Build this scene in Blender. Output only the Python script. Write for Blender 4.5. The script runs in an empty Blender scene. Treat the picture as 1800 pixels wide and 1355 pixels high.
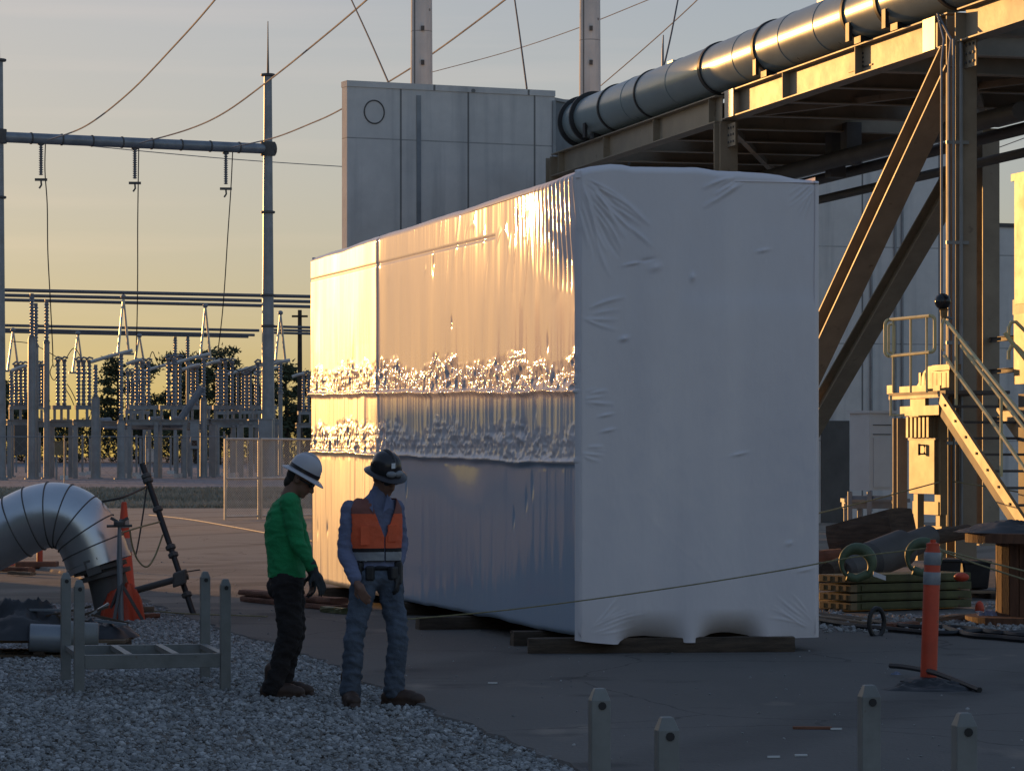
import bpy, bmesh, math, random
import numpy as np
from mathutils import Vector, Matrix
random.seed(7)
rng = np.random.default_rng(7)
SC = bpy.context.scene
COL = SC.collection
R = math.radians
# ------------------------------------------------------------------ camera
F, CX, HY, EYE = 5600.0, 900.0, 802.0, 1.7
cam = bpy.data.cameras.new('camera')
cam_o = bpy.data.objects.new('camera', cam)
COL.objects.link(cam_o)
cam_o.location = (0, 0, EYE)
cam_o.rotation_euler = (R(90), 0, 0)
cam.sensor_width = 36
cam.lens = 36 * F / 1800
cam.shift_y = (HY - 677.5) / 1800
cam.clip_start = 0.5
cam.clip_end = 3000
SC.camera = cam_o
# ------------------------------------------------------------------ sky and sun
SUN_AZ, SUN_EL = 33.0, 4.5          # degrees left of the view axis, above the horizon
world = bpy.data.worlds.new('World')
SC.world = world
world.use_nodes = True
nt = world.node_tree
bg = nt.nodes['Background']
sky = nt.nodes.new('ShaderNodeTexSky')
sky.sky_type = 'NISHITA'
sky.sun_disc = False
sky.sun_elevation = R(SUN_EL)
sky.sun_rotation = R(-SUN_AZ)
sky.dust_density = 1.0
sky.ozone_density = 1.0
gain = nt.nodes.new('ShaderNodeMix'); gain.data_type = 'RGBA'; gain.blend_type = 'MULTIPLY'
gain.inputs[0].default_value = 1.0
gain.inputs[7].default_value = (1.60, 1.70, 2.05, 1)
gm = nt.nodes.new('ShaderNodeGamma'); gm.inputs[1].default_value = 0.4      # thin evening haze flattens the sky's contrast
nt.links.new(sky.outputs[0], gm.inputs[0]); hs = nt.nodes.new('ShaderNodeHueSaturation'); hs.inputs['Saturation'].default_value = 1.45
nt.links.new(gm.outputs[0], gain.inputs[6])
# thin high cirrus streaks
tcw = nt.nodes.new('ShaderNodeTexCoord')
mpw = nt.nodes.new('ShaderNodeMapping'); mpw.inputs['Scale'].default_value = (4, 4, 75)
mpw.inputs['Rotation'].default_value = (0, R(3), 0)
nzw = nt.nodes.new('ShaderNodeTexNoise'); nzw.inputs['Scale'].default_value = 1.3; nzw.inputs['Detail'].default_value = 4
rpw = nt.nodes.new('ShaderNodeMapRange'); rpw.inputs[1].default_value = 0.5; rpw.inputs[2].default_value = 0.75
rpw.inputs[3].default_value = 0.0; rpw.inputs[4].default_value = 0.13
nt.links.new(tcw.outputs['Generated'], mpw.inputs[0]); nt.links.new(mpw.outputs[0], nzw.inputs['Vector'])
nt.links.new(nzw.outputs[0], rpw.inputs[0])
cir = nt.nodes.new('ShaderNodeMix'); cir.data_type = 'RGBA'; cir.blend_type = 'ADD'
nt.links.new(rpw.outputs[0], cir.inputs[0]); nt.links.new(gain.outputs[2], hs.inputs['Color']); nt.links.new(hs.outputs[0], cir.inputs[6])
cir.inputs[7].default_value = (2.6, 1.5, 0.9, 1)
nt.links.new(cir.outputs[2], bg.inputs[0])
bg.inputs[1].default_value = 0.1
sl = bpy.data.lights.new('sun', 'SUN')
sl.energy = 2.0
sl.angle = R(0.5)
sl.color = (1.0, 0.49, 0.14)
so = bpy.data.objects.new('sun', sl)
COL.objects.link(so)
SUN = Vector((-math.sin(R(SUN_AZ)) * math.cos(R(SUN_EL)), math.cos(R(SUN_AZ)) * math.cos(R(SUN_EL)), math.sin(R(SUN_EL))))
so.rotation_euler = SUN.to_track_quat('Z', 'Y').to_euler()
so.location = (-20, 40, 30)
SC.view_settings.view_transform = 'Standard'
SC.view_settings.look = 'None'
SC.view_settings.exposure = 0.6
SC.view_settings.gamma = 1.0
SC.render.engine = 'CYCLES'
SC.cycles.max_bounces = 6
SC.cycles.use_denoising = True

# ------------------------------------------------------------------ helpers
def P(px, py, Y):
    return Vector(((px - CX) * Y / F, Y, EYE + (HY - py) * Y / F))
def G(px, py, z=0.0):
    Y = (EYE - z) * F / (py - HY)
    return Vector(((px - CX) * Y / F, Y, z))
AV = Vector((-0.2450, 0.9695, 0))    # away, along the long side of the wrapped unit and of the pipe rack
BV = Vector((0.9695, 0.2450, 0))     # right, across it
ZV = Vector((0, 0, 1))
WL = {}
def put(o, label=None, cat=None, group=None, kind=None):
    if label: o['label'] = label
    if cat: o['category'] = cat
    if group: o['group'] = group
    if kind: o['kind'] = kind
    return o
def thing(name, label, cat, loc, group=None):
    o = bpy.data.objects.new(name, None)
    o.empty_display_size = 0.2
    COL.objects.link(o)
    o.location = loc
    WL[o.name] = Vector(loc)
    return put(o, label, cat, group)
class MB:
    def __init__(s):
        s.v = []; s.f = []
    def add(s, vs, fs):
        b = len(s.v)
        s.v += [tuple(v) for v in vs]
        s.f += [tuple(b + i for i in f) for f in fs]
        return s
    def hexa(s, c):     # 8 corners: bottom loop 0-3, top loop 4-7
        return s.add(c, [(3, 2, 1, 0), (4, 5, 6, 7), (0, 1, 5, 4), (1, 2, 6, 5), (2, 3, 7, 6), (3, 0, 4, 7)])
    def box(s, c, sx, sy, sz, ax=None, ay=None, az=None):
        c = Vector(c); ax = Vector(ax or (1, 0, 0)).normalized(); ay = Vector(ay or (0, 1, 0)).normalized(); az = Vector(az or (0, 0, 1)).normalized()
        hx, hy, hz = ax * sx / 2, ay * sy / 2, az * sz / 2
        return s.hexa([c - hx - hy - hz, c + hx - hy - hz, c + hx + hy - hz, c - hx + hy - hz,
                       c - hx - hy + hz, c + hx - hy + hz, c + hx + hy + hz, c - hx + hy + hz])
    def bar(s, p0, p1, w, h, up=(0, 0, 1)):
        p0 = Vector(p0); p1 = Vector(p1); d = (p1 - p0); L = d.length; d.normalize()
        up = Vector(up); side = d.cross(up)
        if side.length < 1e-4: side = d.cross(Vector((1, 0, 0)))
        side.normalize(); u = side.cross(d).normalized()
        return s.box((p0 + p1) / 2, L, w, h, d, side, u)
    def ibeam(s, p0, p1, w, h, t=0.025, up=(0, 0, 1)):
        p0 = Vector(p0); p1 = Vector(p1); d = (p1 - p0).normalized(); up = Vector(up)
        side = d.cross(up)
        if side.length < 1e-4: side = d.cross(Vector((1, 0, 0)))
        side.normalize(); u = side.cross(d).normalized()
        hw, hh, tw = w / 2, h / 2, t * 0.35
        prof = [(-hw, -hh), (hw, -hh), (hw, -hh + t), (tw, -hh + t), (tw, hh - t), (hw, hh - t), (hw, hh), (-hw, hh), (-hw, hh - t), (-tw, hh - t), (-tw, -hh + t), (-hw, -hh + t)]
        n = 12
        vs = [p0 + side * a + u * b for a, b in prof] + [p1 + side * a + u * b for a, b in prof]
        fs = [(i, (i + 1) % n, n + (i + 1) % n, n + i) for i in range(n)]
        for k, o in ((1, 0), (-1, n)):
            for q in ([0, 1, 2, 11], [2, 3, 10, 11], [3, 4, 9, 10], [4, 5, 8, 9], [5, 6, 7, 8]):
                fs.append(tuple(o + i for i in (q[::-1] if k == 1 else q)))
        return s.add(vs, fs)
    def tube(s, pts, r, n=10, cap=True):
        pts = [Vector(p) for p in pts]
        m = len(pts)
        rs = r if isinstance(r, (list, tuple)) else [r] * m
        b = len(s.v); prev = None
        for i, p in enumerate(pts):
            d = (pts[min(i + 1, m - 1)] - pts[max(i - 1, 0)]).normalized()
            if prev is None:
                a = Vector((0, 0, 1)) if abs(d.z) < 0.9 else Vector((1, 0, 0))
                side = d.cross(a).normalized()
            else:
                side = (prev - d * prev.dot(d))
                side = side.normalized() if side.length > 1e-6 else d.orthogonal().normalized()
            prev = side; u = d.cross(side)
            for k in range(n):
                a = 2 * math.pi * k / n
                s.v.append(tuple(p + (side * math.cos(a) + u * math.sin(a)) * rs[i]))
        for i in range(m - 1):
            for k in range(n):
                k2 = (k + 1) % n
                s.f.append((b + i * n + k, b + i * n + k2, b + (i + 1) * n + k2, b + (i + 1) * n + k))
        if cap:
            s.f.append(tuple(b + k for k in range(n))[::-1])
            s.f.append(tuple(b + (m - 1) * n + k for k in range(n)))
        return s
    def lathe(s, o, ax, prof, n=24):   # prof: (radius, distance along ax)
        o = Vector(o); ax = Vector(ax).normalized()
        a = Vector((0, 0, 1)) if abs(ax.z) < 0.9 else Vector((1, 0, 0))
        sd = ax.cross(a).normalized(); u = ax.cross(sd)
        b = len(s.v)
        for r, h in prof:
            for k in range(n):
                t = 2 * math.pi * k / n
                s.v.append(tuple(o + ax * h + (sd * math.cos(t) + u * math.sin(t)) * max(r, 1e-4)))
        for i in range(len(prof) - 1):
            for k in range(n):
                k2 = (k + 1) % n
                s.f.append((b + i * n + k, b + i * n + k2, b + (i + 1) * n + k2, b + (i + 1) * n + k))
        s.f.append(tuple(b + k for k in range(n))[::-1])
        s.f.append(tuple(b + (len(prof) - 1) * n + k for k in range(n)))
        return s
    def ell(s, c, rx, ry, rz, ax=None, ay=None, az=None, n=16, m=10):
        c = Vector(c); ax = Vector(ax or (1, 0, 0)).normalized(); ay = Vector(ay or (0, 1, 0)).normalized(); az = Vector(az or (0, 0, 1)).normalized()
        b = len(s.v)
        for i in range(1, m):
            ph = math.pi * i / m
            for k in range(n):
                t = 2 * math.pi * k / n
                s.v.append(tuple(c + ax * rx * math.sin(ph) * math.cos(t) + ay * ry * math.sin(ph) * math.sin(t) + az * rz * math.cos(ph)))
        top = len(s.v); s.v.append(tuple(c + az * rz)); s.v.append(tuple(c - az * rz))
        for i in range(m - 2):
            for k in range(n):
                k2 = (k + 1) % n
                s.f.append((b + i * n + k, b + (i + 1) * n + k, b + (i + 1) * n + k2, b + i * n + k2))
        for k in range(n):
            k2 = (k + 1) % n
            s.f.append((top, b + k, b + k2))
            s.f.append((top + 1, b + (m - 2) * n + k2, b + (m - 2) * n + k))
        return s
    def caps(s, p0, p1, r0, r1, n=14):
        p0 = Vector(p0); p1 = Vector(p1); d = p1 - p0; L = max(d.length, 1e-5)
        pr = [(r0 * math.sin(a), -r0 * math.cos(a)) for a in (0.15, 0.6, 1.05)] + [(r0, 0), (r1, L)] + [(r1 * math.cos(a), L + r1 * math.sin(a)) for a in (0.5, 0.97, 1.42)]
        return s.lathe(p0, d, pr, n)
    def build(s, name, m, parent=None, smooth=False, bevel=0.0, base=None):
        me = bpy.data.meshes.new(name)
        b = WL[parent.name] if parent else Vector(base if base is not None else (0, 0, 0))
        me.from_pydata([(v[0] - b[0], v[1] - b[1], v[2] - b[2]) for v in s.v], [], s.f)
        me.update()
        return link(name, me, m, parent, smooth, bevel, b)
def link(name, me, m, parent=None, smooth=False, bevel=0.0, b=Vector((0, 0, 0))):
    if m: me.materials.append(m)
    if smooth:
        me.polygons.foreach_set('use_smooth', [True] * len(me.polygons))
        if smooth != 'all':
            me.set_sharp_from_angle(angle=R(40))
    o = bpy.data.objects.new(name, me)
    COL.objects.link(o)
    if parent: o.parent = parent
    else: o.location = b
    WL[o.name] = b.copy()
    if bevel:
        md = o.modifiers.new('bevel', 'BEVEL'); md.width = bevel; md.segments = 2; md.limit_method = 'ANGLE'; md.angle_limit = R(40)
        md.harden_normals = False
    return o
def kids(o):
    return [c for c in bpy.data.objects if c.parent == o]
def copy_tree(o, loc, label, rz=0.0):
    r = o.copy(); COL.objects.link(r); r.location = loc; r.rotation_euler = (0, 0, rz)
    if label: r['label'] = label
    for c in kids(o):
        d = c.copy(); COL.objects.link(d); d.parent = r
        for e in kids(c):
            g = e.copy(); COL.objects.link(g); g.parent = d
    return r
def np_mesh(name, V, Q, m, parent=None, smooth=True, b=Vector((0, 0, 0))):
    """V (n,3) array, Q (k,3 or 4) index array"""
    me = bpy.data.meshes.new(name)
    V = np.asarray(V, np.float32) - np.array(b, np.float32)
    k, w = Q.shape
    me.vertices.add(len(V)); me.vertices.foreach_set('co', V.ravel())
    me.loops.add(k * w); me.loops.foreach_set('vertex_index', Q.astype(np.int32).ravel())
    me.polygons.add(k); me.polygons.foreach_set('loop_start', np.arange(0, k * w, w, dtype=np.int32))
    me.polygons.foreach_set('use_smooth', np.full(k, smooth))
    me.update(calc_edges=True); me.validate()
    return link(name, me, m, parent, False, 0, b)
def vnoise(u, v, seed=0):
    g = np.random.default_rng(seed).random((128, 128))
    iu = np.floor(u).astype(int); iv = np.floor(v).astype(int)
    fu = u - iu; fv = v - iv
    fu = fu * fu * fu * (fu * (fu * 6 - 15) + 10); fv = fv * fv * fv * (fv * (fv * 6 - 15) + 10)
    a = g[iu % 128, iv % 128]; b = g[(iu + 1) % 128, iv % 128]; c = g[iu % 128, (iv + 1) % 128]; d = g[(iu + 1) % 128, (iv + 1) % 128]
    return (a * (1 - fu) + b * fu) * (1 - fv) + (c * (1 - fu) + d * fu) * fv
def fbm(u, v, o=4, seed=0):
    t = 0; a = 0.5
    for i in range(o):
        t = t + a * (vnoise(u * 2 ** i, v * 2 ** i, seed + i) - 0.5); a *= 0.5
    return t
def ridge(u, v, o=3, seed=0):
    t = 0; a = 0.5
    for i in range(o):
        t = t + a * (1 - 2 * np.abs(vnoise(u * 2 ** i, v * 2 ** i, seed + i) - 0.5)); a *= 0.5
    return t
# ------------------------------------------------------------------ materials
def mat(name, col, rough=0.6, metal=0.0, var=0.25, scale=4.0, bump=0.0, bscale=40.0, coat=0.0, stretch=(1, 1, 1), col2=None, spec=0.5, wear=None):
    m = bpy.data.materials.new(name); m.use_nodes = True
    t = m.node_tree; p = t.nodes['Principled BSDF']
    p.inputs['Roughness'].default_value = rough; p.inputs['Metallic'].default_value = metal
    p.inputs['Specular IOR Level'].default_value = spec
    if coat: p.inputs['Coat Weight'].default_value = coat; p.inputs['Coat Roughness'].default_value = 0.12
    tc = t.nodes.new('ShaderNodeTexCoord'); mp = t.nodes.new('ShaderNodeMapping')
    mp.inputs['Scale'].default_value = stretch
    t.links.new(tc.outputs['Object'], mp.inputs[0])
    n = t.nodes.new('ShaderNodeTexNoise'); n.inputs['Scale'].default_value = scale; n.inputs['Detail'].default_value = 6; n.inputs['Roughness'].default_value = 0.6
    t.links.new(mp.outputs[0], n.inputs['Vector'])
    rp = t.nodes.new('ShaderNodeValToRGB')
    c = np.array(col); c2 = np.array(col2) if col2 is not None else c * (1 + var)
    c1 = c * (1 - var) if col2 is None else c
    rp.color_ramp.elements[0].position = 0.33; rp.color_ramp.elements[0].color = (*np.clip(c1, 0, 1), 1)
    rp.color_ramp.elements[1].position = 0.68; rp.color_ramp.elements[1].color = (*np.clip(c2, 0, 1), 1)
    t.links.new(n.outputs[0], rp.inputs[0])
    last = rp.outputs[0]
    if wear:
        n3 = t.nodes.new('ShaderNodeTexNoise'); n3.inputs['Scale'].default_value = wear[1]; n3.inputs['Detail'].default_value = 8
        t.links.new(mp.outputs[0], n3.inputs['Vector'])
        r3 = t.nodes.new('ShaderNodeMapRange'); r3.inputs[1].default_value = wear[2]; r3.inputs[2].default_value = wear[2] + 0.08
        t.links.new(n3.outputs[0], r3.inputs[0])
        mx = t.nodes.new('ShaderNodeMix'); mx.data_type = 'RGBA'
        t.links.new(r3.outputs[0], mx.inputs[0]); t.links.new(last, mx.inputs[6]); mx.inputs[7].default_value = (*wear[0], 1)
        last = mx.outputs[2]
    t.links.new(last, p.inputs['Base Color'])
    rr = t.nodes.new('ShaderNodeMapRange'); rr.inputs[3].default_value = max(0.02, rough - 0.08); rr.inputs[4].default_value = min(1, rough + 0.1)
    t.links.new(n.outputs[0], rr.inputs[0]); t.links.new(rr.outputs[0], p.inputs['Roughness'])
    if bump:
        n2 = t.nodes.new('ShaderNodeTexNoise'); n2.inputs['Scale'].default_value = bscale; n2.inputs['Detail'].default_value = 5
        t.links.new(mp.outputs[0], n2.inputs['Vector'])
        b = t.nodes.new('ShaderNodeBump'); b.inputs['Strength'].default_value = bump; b.inputs['Distance'].default_value = 0.02
        t.links.new(n2.outputs[0], b.inputs['Height']); t.links.new(b.outputs[0], p.inputs['Normal'])
    return m
M = {}
M['dirt'] = mat('dirt', (0.20, 0.175, 0.15), 0.95, scale=0.5, var=0.35, bump=0.6, bscale=9, spec=0.12)
M['asphalt'] = mat('asphalt', (0.108, 0.102, 0.095), 0.85, scale=0.35, bump=0.5, bscale=60, stretch=(0.6, 0.25, 1), col2=(0.18, 0.165, 0.15), wear=((0.25, 0.215, 0.18), 1.6, 0.62), spec=0.3)
M['gravel'] = mat('gravel', (0.13, 0.135, 0.14), 0.95, scale=14, var=0.5, bump=1.0, bscale=50, spec=0.12)
M['stone'] = mat('stone', (0.21, 0.215, 0.225), 0.8, scale=2.3, var=0.6, spec=0.12)
M['pad'] = mat('pad', (0.21, 0.235, 0.27), 0.95, scale=0.8, var=0.3, bump=0.6, bscale=4, spec=0.12)
M['grass'] = mat('grass', (0.20, 0.21, 0.17), 0.95, scale=0.35, stretch=(.3, 1, 1), col2=(0.44, 0.41, 0.34), bump=0.6, bscale=6, spec=0.12)
M['steel'] = mat('rack_steel', (0.31, 0.255, 0.185), 0.5, scale=2.0, var=0.16, bump=0.08, bscale=12, spec=0.6, wear=((0.19, 0.15, 0.11), 5, 0.66))
M['darksteel'] = mat('dark_steel', (0.10, 0.095, 0.09), 0.6, scale=2.0, var=0.2)
M['galv'] = mat('galvanised', (0.26, 0.28, 0.305), 0.38, metal=0.35, scale=2, var=0.18)
M['sungalv'] = mat('sunlit_galvanised', (0.62, 0.60, 0.55), 0.32, metal=0.4, scale=3, var=0.12)  # paler copy of the galvanised colour, standing in for low sun on it
M['infill'] = mat('infill_shade', (0.16, 0.19, 0.21), 0.6, scale=1.5, var=0.2)  # dark grey stands in for the shade of the recess beside the wall
M['paletape'] = mat('pale_tape', (0.5, 0.47, 0.42), 0.6, scale=3)
M['bus'] = mat('aluminium_bus', (0.16, 0.16, 0.17), 0.45, metal=0.2, scale=1, var=0.1)
M['insul'] = mat('insulator_glaze', (0.20, 0.22, 0.25), 0.25, scale=3, var=0.15)
M['duct'] = mat('pipe_paint', (0.24, 0.31, 0.33), 0.30, metal=0.15, scale=1.2, var=0.10, bump=0.03, bscale=3, spec=0.6)
M['band'] = mat('black_band', (0.025, 0.025, 0.028), 0.5, scale=3)
M['black'] = mat('black_rubber', (0.018, 0.018, 0.02), 0.5, scale=6, var=0.4)
M['timber'] = mat('timber', (0.085, 0.06, 0.042), 0.85, scale=3, var=0.45, bump=0.5, bscale=30, stretch=(1, 1, 8))
M['timber2'] = mat('pale_timber', (0.20, 0.14, 0.09), 0.85, scale=3, var=0.4, bump=0.4, bscale=30, stretch=(1, 1, 8))
M['redwood'] = mat('red_timber', (0.20, 0.085, 0.05), 0.8, scale=3, var=0.4, bump=0.4, bscale=25)
M['ply'] = mat('reel_wood', (0.15, 0.068, 0.036), 0.75, scale=3, var=0.3, bump=0.3, bscale=20, stretch=(6, 6, 1))
M['orange'] = mat('orange_plastic', (0.58, 0.065, 0.022), 0.5, scale=5, var=0.15, wear=((0.25, 0.09, 0.05), 12, 0.68))
M['reflect'] = mat('reflective_sleeve', (0.27, 0.28, 0.30), 0.35, scale=8, var=0.15)
M['olive'] = mat('olive_paint', (0.10, 0.105, 0.04), 0.55, scale=4, var=0.35, wear=((0.09, 0.05, 0.03), 9, 0.66))
M['hook'] = mat('hook_paint', (0.09, 0.13, 0.07), 0.5, scale=5, var=0.3)
M['cabwhite'] = mat('cabinet_white', (0.62, 0.63, 0.62), 0.45, scale=2, var=0.06)
M['cream'] = mat('cream_enclosure', (0.215, 0.155, 0.08), 0.45, scale=3, var=0.14, wear=((0.17, 0.11, 0.06), 6, 0.64))
M['rail'] = mat('yellow_rail', (0.66, 0.60, 0.33), 0.4, scale=5, var=0.12)
M['cable'] = mat('cable', (0.30, 0.28, 0.26), 0.4, metal=0.6, scale=1)
M['dkcable'] = mat('dark_cable', (0.03, 0.03, 0.03), 0.6, scale=1)
M['rope'] = mat('yellow_rope', (0.28, 0.245, 0.13), 0.8, scale=30)
M['skin'] = mat('skin', (0.23, 0.12, 0.08), 0.6, scale=12, var=0.12)
M['hair'] = mat('hair', (0.025, 0.02, 0.016), 0.7, scale=50)
M['green'] = mat('green_shirt', (0.015, 0.27, 0.09), 0.8, scale=5, var=0.18, bump=0.25, bscale=120)
M['blackcloth'] = mat('dark_trousers', (0.022, 0.018, 0.018), 0.9, scale=6, var=0.35, bump=0.3, bscale=100)
M['denim'] = mat('denim', (0.09, 0.112, 0.15), 0.9, scale=6, var=0.35, bump=0.3, bscale=120)
M['blueshirt'] = mat('blue_shirt', (0.16, 0.18, 0.28), 0.85, scale=6, var=0.12, bump=0.2, bscale=120)
M['vest'] = mat('orange_vest', (0.82, 0.13, 0.045), 0.7, scale=7, var=0.12, bump=0.2, bscale=90)
M['vestmesh'] = mat('vest_mesh', (0.26, 0.10, 0.08), 0.85, scale=7, var=0.15)
M['glove'] = mat('dark_glove', (0.045, 0.05, 0.055), 0.85, scale=14, var=0.3)
M['boot'] = mat('boot_leather', (0.055, 0.03, 0.02), 0.6, scale=9, var=0.3)
M['hatwhite'] = mat('white_hat', (0.52, 0.50, 0.52), 0.35, scale=4, var=0.05)
M['hatblack'] = mat('black_hat', (0.035, 0.03, 0.032), 0.22, scale=4, var=0.2)
M['white'] = mat('white_plastic', (0.75, 0.76, 0.78), 0.4, scale=4, var=0.05)
M['bark'] = mat('bark', (0.06, 0.045, 0.035), 0.9, scale=4, var=0.3)
M['needles'] = mat('needles', (0.035, 0.05, 0.022), 0.8, scale=0.7, col2=(0.07, 0.075, 0.03))
M['rackpaint'] = mat('stand_paint', (0.21, 0.215, 0.205), 0.5, scale=4, var=0.2, bump=0.1, bscale=30, wear=((0.16, 0.13, 0.10), 14, 0.70))
M['bluetarp'] = mat('blue_tarp', (0.22, 0.25, 0.36), 0.6, scale=6, var=0.3)
M['siding'] = mat('metal_siding', (0.45, 0.44, 0.42), 0.5, scale=1, var=0.08)
M['glass'] = mat('dark_glass', (0.02, 0.025, 0.03), 0.08, scale=1)
def dusty(m):
    # pale dust and wheel ruts over the far part of the yard, oil stains on the near part
    t = m.node_tree; p = t.nodes['Principled BSDF']; L = t.links.new
    src = p.inputs['Base Color'].links[0].from_socket
    g = t.nodes.new('ShaderNodeTexCoord'); sx = t.nodes.new('ShaderNodeSeparateXYZ'); L(g.outputs['Object'], sx.inputs[0])
    mp = t.nodes.new('ShaderNodeMapping'); mp.inputs['Scale'].default_value = (.10, .45, 1); mp.inputs['Rotation'].default_value = (0, 0, R(-6)); L(g.outputs['Object'], mp.inputs[0])
    n = t.nodes.new('ShaderNodeTexNoise'); n.inputs['Scale'].default_value = 1.6; n.inputs['Detail'].default_value = 8; n.inputs['Roughness'].default_value = .65; L(mp.outputs[0], n.inputs['Vector'])
    y = t.nodes.new('ShaderNodeMapRange'); y.inputs[1].default_value = 26; y.inputs[2].default_value = 62; y.inputs[3].default_value = -.25; y.inputs[4].default_value = .62; L(sx.outputs[1], y.inputs[0])
    a = t.nodes.new('ShaderNodeMath'); a.operation = 'ADD'; L(n.outputs[0], a.inputs[0]); L(y.outputs[0], a.inputs[1])
    r = t.nodes.new('ShaderNodeMapRange'); r.inputs[1].default_value = .45; r.inputs[2].default_value = .95; L(a.outputs[0], r.inputs[0])
    mx = t.nodes.new('ShaderNodeMix'); mx.data_type = 'RGBA'; L(r.outputs[0], mx.inputs[0]); L(src, mx.inputs[6]); mx.inputs[7].default_value = (.36, .30, .245, 1)
    n2 = t.nodes.new('ShaderNodeTexNoise'); n2.inputs['Scale'].default_value = .9; n2.inputs['Detail'].default_value = 5; L(g.outputs['Object'], n2.inputs['Vector'])
    r2 = t.nodes.new('ShaderNodeMapRange'); r2.inputs[1].default_value = .60; r2.inputs[2].default_value = .70; r2.inputs[4].default_value = .55; L(n2.outputs[0], r2.inputs[0])
    m2 = t.nodes.new('ShaderNodeMix'); m2.data_type = 'RGBA'; L(r2.outputs[0], m2.inputs[0]); L(mx.outputs[2], m2.inputs[6]); m2.inputs[7].default_value = (.035, .034, .034, 1)
    v = t.nodes.new('ShaderNodeTexVoronoi'); v.feature = 'DISTANCE_TO_EDGE'; v.inputs['Scale'].default_value = .33; v.inputs['Randomness'].default_value = 1
    n4 = t.nodes.new('ShaderNodeTexNoise'); n4.inputs['Scale'].default_value = 1.5; n4.inputs['Detail'].default_value = 5; L(g.outputs['Object'], n4.inputs['Vector'])
    vm = t.nodes.new('ShaderNodeMix'); vm.data_type = 'VECTOR'; vm.inputs[0].default_value = .25; L(g.outputs['Object'], vm.inputs[4]); L(n4.outputs[1], vm.inputs[5]); L(vm.outputs[1], v.inputs['Vector'])
    c = t.nodes.new('ShaderNodeMath'); c.operation = 'LESS_THAN'; c.inputs[1].default_value = .003; L(v.outputs['Distance'], c.inputs[0])
    cf = t.nodes.new('ShaderNodeMath'); cf.operation = 'MULTIPLY'; L(c.outputs[0], cf.inputs[0]); L(n.outputs[0], cf.inputs[1])
    m3 = t.nodes.new('ShaderNodeMix'); m3.data_type = 'RGBA'; L(cf.outputs[0], m3.inputs[0]); L(m2.outputs[2], m3.inputs[6]); m3.inputs[7].default_value = (.03, .03, .03, 1)
    mw = t.nodes.new('ShaderNodeMapping'); mw.inputs['Rotation'].default_value = (0, 0, R(24)); L(g.outputs['Object'], mw.inputs[0])
    wv = t.nodes.new('ShaderNodeTexWave'); wv.inputs['Scale'].default_value = .07; wv.inputs['Distortion'].default_value = 3.5; wv.inputs['Detail'].default_value = 1.5; wv.inputs['Detail Scale'].default_value = .5; L(mw.outputs[0], wv.inputs['Vector'])
    rw = t.nodes.new('ShaderNodeMapRange'); rw.inputs[1].default_value = .90; rw.inputs[2].default_value = .99; rw.inputs[4].default_value = .6; L(wv.outputs[1], rw.inputs[0])
    rn = t.nodes.new('ShaderNodeMath'); rn.operation = 'MULTIPLY'; L(rw.outputs[0], rn.inputs[0]); L(n4.outputs[0], rn.inputs[1])
    m5 = t.nodes.new('ShaderNodeMix'); m5.data_type = 'RGBA'; L(rn.outputs[0], m5.inputs[0]); L(m3.outputs[2], m5.inputs[6]); m5.inputs[7].default_value = (.04, .04, .04, 1)
    L(m5.outputs[2], p.inputs['Base Color'])
dusty(M['asphalt'])
def per_stone(m):
    t = m.node_tree; p = t.nodes['Principled BSDF']; g = t.nodes.new('ShaderNodeNewGeometry'); r = t.nodes.new('ShaderNodeValToRGB')
    cs = [(0, (.20, .20, .20)), (.3, (.27, .268, .265)), (.55, (.32, .318, .312)), (.85, (.39, .385, .38)), (1, (.52, .515, .51))]
    while len(r.color_ramp.elements) < len(cs): r.color_ramp.elements.new(.5)
    for e, (q, c) in zip(r.color_ramp.elements, cs): e.position = q; e.color = (*c, 1)
    t.links.new(g.outputs['Random Per Island'], r.inputs[0]); t.links.new(r.outputs[0], p.inputs['Base Color'])
per_stone(M['stone'])
def metal_sheet():
    m = mat('aluminium_cladding', (0.62, 0.64, 0.66), 0.3, metal=0.9, scale=2, var=0.08, bump=0.1, bscale=8)
    return m
M['clad'] = metal_sheet()
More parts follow.
